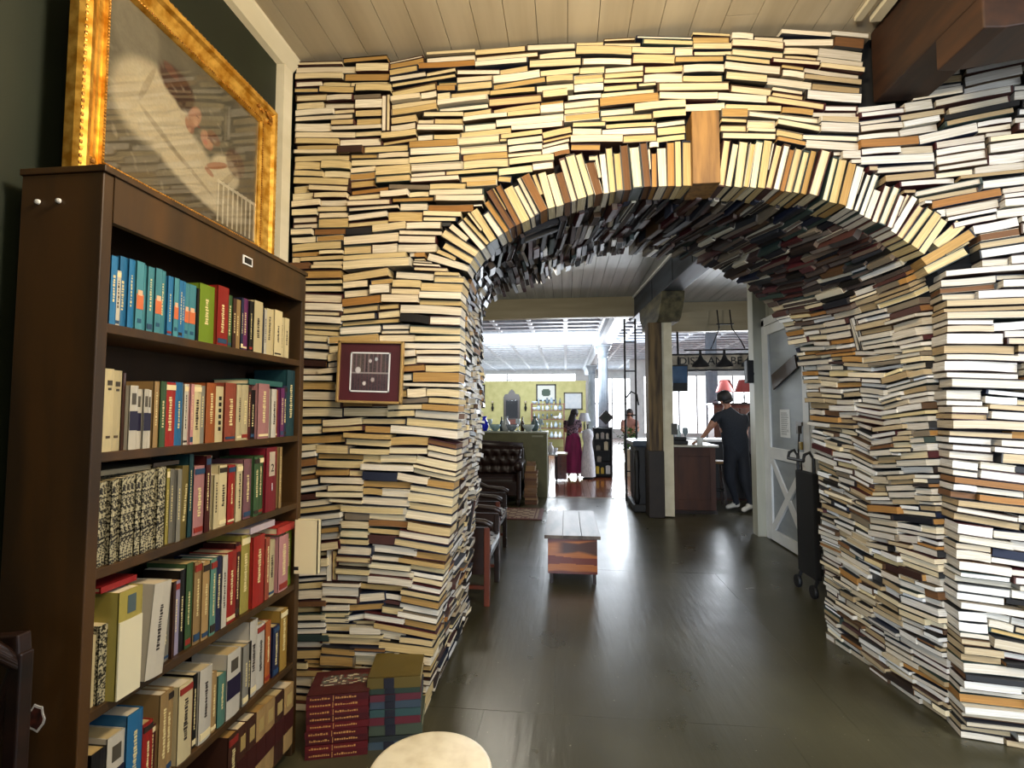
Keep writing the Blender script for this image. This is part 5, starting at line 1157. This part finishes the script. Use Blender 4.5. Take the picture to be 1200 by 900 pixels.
    for sx in (-.032, .032): ey.ball((sx, .083, .012), (.013, .008, .008), n=8, m=5)
    child('eyes', MB().add([X @ Vector(v) for v in ey.v], ey.f), BLACK); mo = MB(); mo.ball((0, .088, -.052), (.022, .007, .006), n=8, m=4); child('mouth', MB().add([X @ Vector(v) for v in mo.v], mo.f), M_('lips', '8a4a42', None, .5) if 'lips' not in bpy.data.materials else bpy.data.materials['lips'])
    for nme, mb, mt in extra:
        if mb == 'cap':
            cm = MB(); cm.lathe([(.105, .01), (.108, .05), (.09, .11), (.05, .135), (.0001, .14)], 18, cap=False); cm.add([(-.07, .08, .02), (.07, .08, .02), (.05, .17, .01), (-.05, .17, .01), (-.07, .08, .03), (.07, .08, .03), (.05, .17, .02), (-.05, .17, .02)], [(0, 1, 2, 3), (7, 6, 5, 4), (0, 4, 5, 1), (1, 5, 6, 2), (2, 6, 7, 3), (3, 7, 4, 0)])
            child(nme, MB().add([X @ Vector(v) for v in cm.v], cm.f), mt)
        else: child(nme, mb, mt)
    return root
HB = M_('brown_hair', '1c120c', '2c1c12', .6, scale=(60, 60, 8)); HG = M_('grey_brown_hair', '2a2522', '3c3632', .6)
person('person', 'man in a dark cap, navy shirt and white sneakers leaning on the bar counter',
       dict(pelvis=(2.56, 7.98, .93), chest=(2.50, 7.90, 1.40), neck=(2.42, 7.86, 1.57), head=(2.375, 7.85, 1.69), face=(-.5, .8, -.1),
            shL=(2.28, 7.86, 1.46), shR=(2.68, 7.96, 1.43), elL=(2.13, 7.82, 1.26), wrL=(2.02, 7.90, 1.08), haL=(1.94, 7.96, 1.04), elR=(2.74, 8.1, 1.18), wrR=(2.62, 8.3, 1.08), haR=(2.52, 8.4, 1.06),
            hpL=(2.46, 7.97, .86), hpR=(2.66, 7.99, .86), knL=(2.46, 8.00, .49), knR=(2.66, 7.95, .48), anL=(2.58, 8.06, .10), anR=(2.74, 7.94, .10), toL=(2.42, 8.10, .045), toR=(2.58, 7.86, .045)),
       dict(skin=SK, top=NAVY, bottom=TROUS, shoe=SNEAK, bulk=1.28), (HG, .3), [('cap', 'cap', BLACK)])
skm = MB(); n = 28; rg = random.Random(1)
for i, (r, z) in enumerate([(.12, 1.02), (.17, .9), (.19, .7), (.21, .45), (.24, .12)]):
    for k in range(n): a = 2 * PI * k / n; q = r * (1 + .07 * math.sin(a * 7 + i * .3) * (i / 4)); skm.v.append((.16 + q * math.cos(a), 11.7 + q * .8 * math.sin(a), z))
for i in range(4):
    for k in range(n): skm.f.append((i * n + k, i * n + (k + 1) % n, (i + 1) * n + (k + 1) % n, (i + 1) * n + k)); skm.m.append(0); skm.c.append(None)
person('person', 'long-haired woman in a patterned top and long magenta skirt, seen from behind',
       dict(pelvis=(.16, 11.7, .95), chest=(.15, 11.72, 1.24), neck=(.16, 11.74, 1.36), head=(.19, 11.76, 1.45), face=(.3, 1, -.3), shL=(.01, 11.7, 1.28), shR=(.31, 11.72, 1.28), elL=(-.02, 11.85, 1.06), wrL=(.10, 12.0, 1.04), haL=(.17, 12.03, 1.05), elR=(.33, 11.86, 1.06), wrR=(.24, 12.02, 1.06), haR=(.2, 12.08, 1.06),
            hpL=(.08, 11.7, .87), hpR=(.24, 11.7, .87), knL=(.08, 11.7, .48), knR=(.24, 11.72, .48), anL=(.06, 11.7, .09), anR=(.26, 11.72, .09), toL=(.05, 11.84, .04), toR=(.27, 11.86, .04)),
       dict(skin=SK, top=M_('patterned_blouse', '1c1420', '8a6c7c', .7, scale=(30, 30, 30), lo=.45, hi=.55), bottom=TROUS, shoe=SNEAK), (M_('long_dark_hair', '181418', '282228', .5, scale=(60, 60, 8)), 1.5), [('skirt', skm, M_('magenta_skirt', '6a1044', '8c1c58', .7, scale=(16, 16, 3)))])
person('person', 'woman in dark clothes with a reddish face behind the black display rack',
       dict(pelvis=(1.62, 13.2, .93), chest=(1.62, 13.2, 1.22), neck=(1.62, 13.19, 1.36), head=(1.62, 13.18, 1.46), face=(-.2, -1, -.1), shL=(1.46, 13.2, 1.28), shR=(1.78, 13.2, 1.28), elL=(1.42, 13.1, 1.04), wrL=(1.5, 12.95, 1.0), haL=(1.56, 12.9, 1.0), elR=(1.82, 13.1, 1.04), wrR=(1.74, 12.95, 1.0), haR=(1.68, 12.9, 1.0),
            hpL=(1.54, 13.2, .86), hpR=(1.7, 13.2, .86), knL=(1.54, 13.18, .48), knR=(1.7, 13.18, .48), anL=(1.53, 13.2, .09), anR=(1.71, 13.2, .09), toL=(1.53, 13.06, .04), toR=(1.71, 13.06, .04)),
       dict(skin=SK, top=M_('rust_shawl', '8a5a4c', 'a87464', .7), bottom=TROUS, shoe=BLACK), (HB, 1.0))
person('person', 'dark-haired woman in a grey top at the back counter, face turned sideways',
       dict(pelvis=(3.16, 8.85, .80), chest=(3.14, 8.83, 1.13), neck=(3.13, 8.82, 1.28), head=(3.12, 8.80, 1.39), face=(.95, -.5, 0), shL=(2.98, 8.78, 1.20), shR=(3.30, 8.86, 1.20), elL=(2.95, 8.95, .98), wrL=(3.02, 9.15, 1.03), haL=(3.05, 9.22, 1.045), elR=(3.36, 8.98, .98), wrR=(3.3, 9.16, 1.03), haR=(3.27, 9.24, 1.045),
            hpL=(3.08, 8.85, .74), hpR=(3.24, 8.85, .74), knL=(3.08, 8.87, .42), knR=(3.24, 8.87, .42), anL=(3.08, 8.87, .09), anR=(3.24, 8.87, .09), toL=(3.08, 9.0, .04), toR=(3.24, 9.0, .04)),
       dict(skin=SK, top=M_('grey_top', '6a6468', '807a7e', .8), bottom=TROUS, shoe=BLACK, fore='top'), (HB, .9))
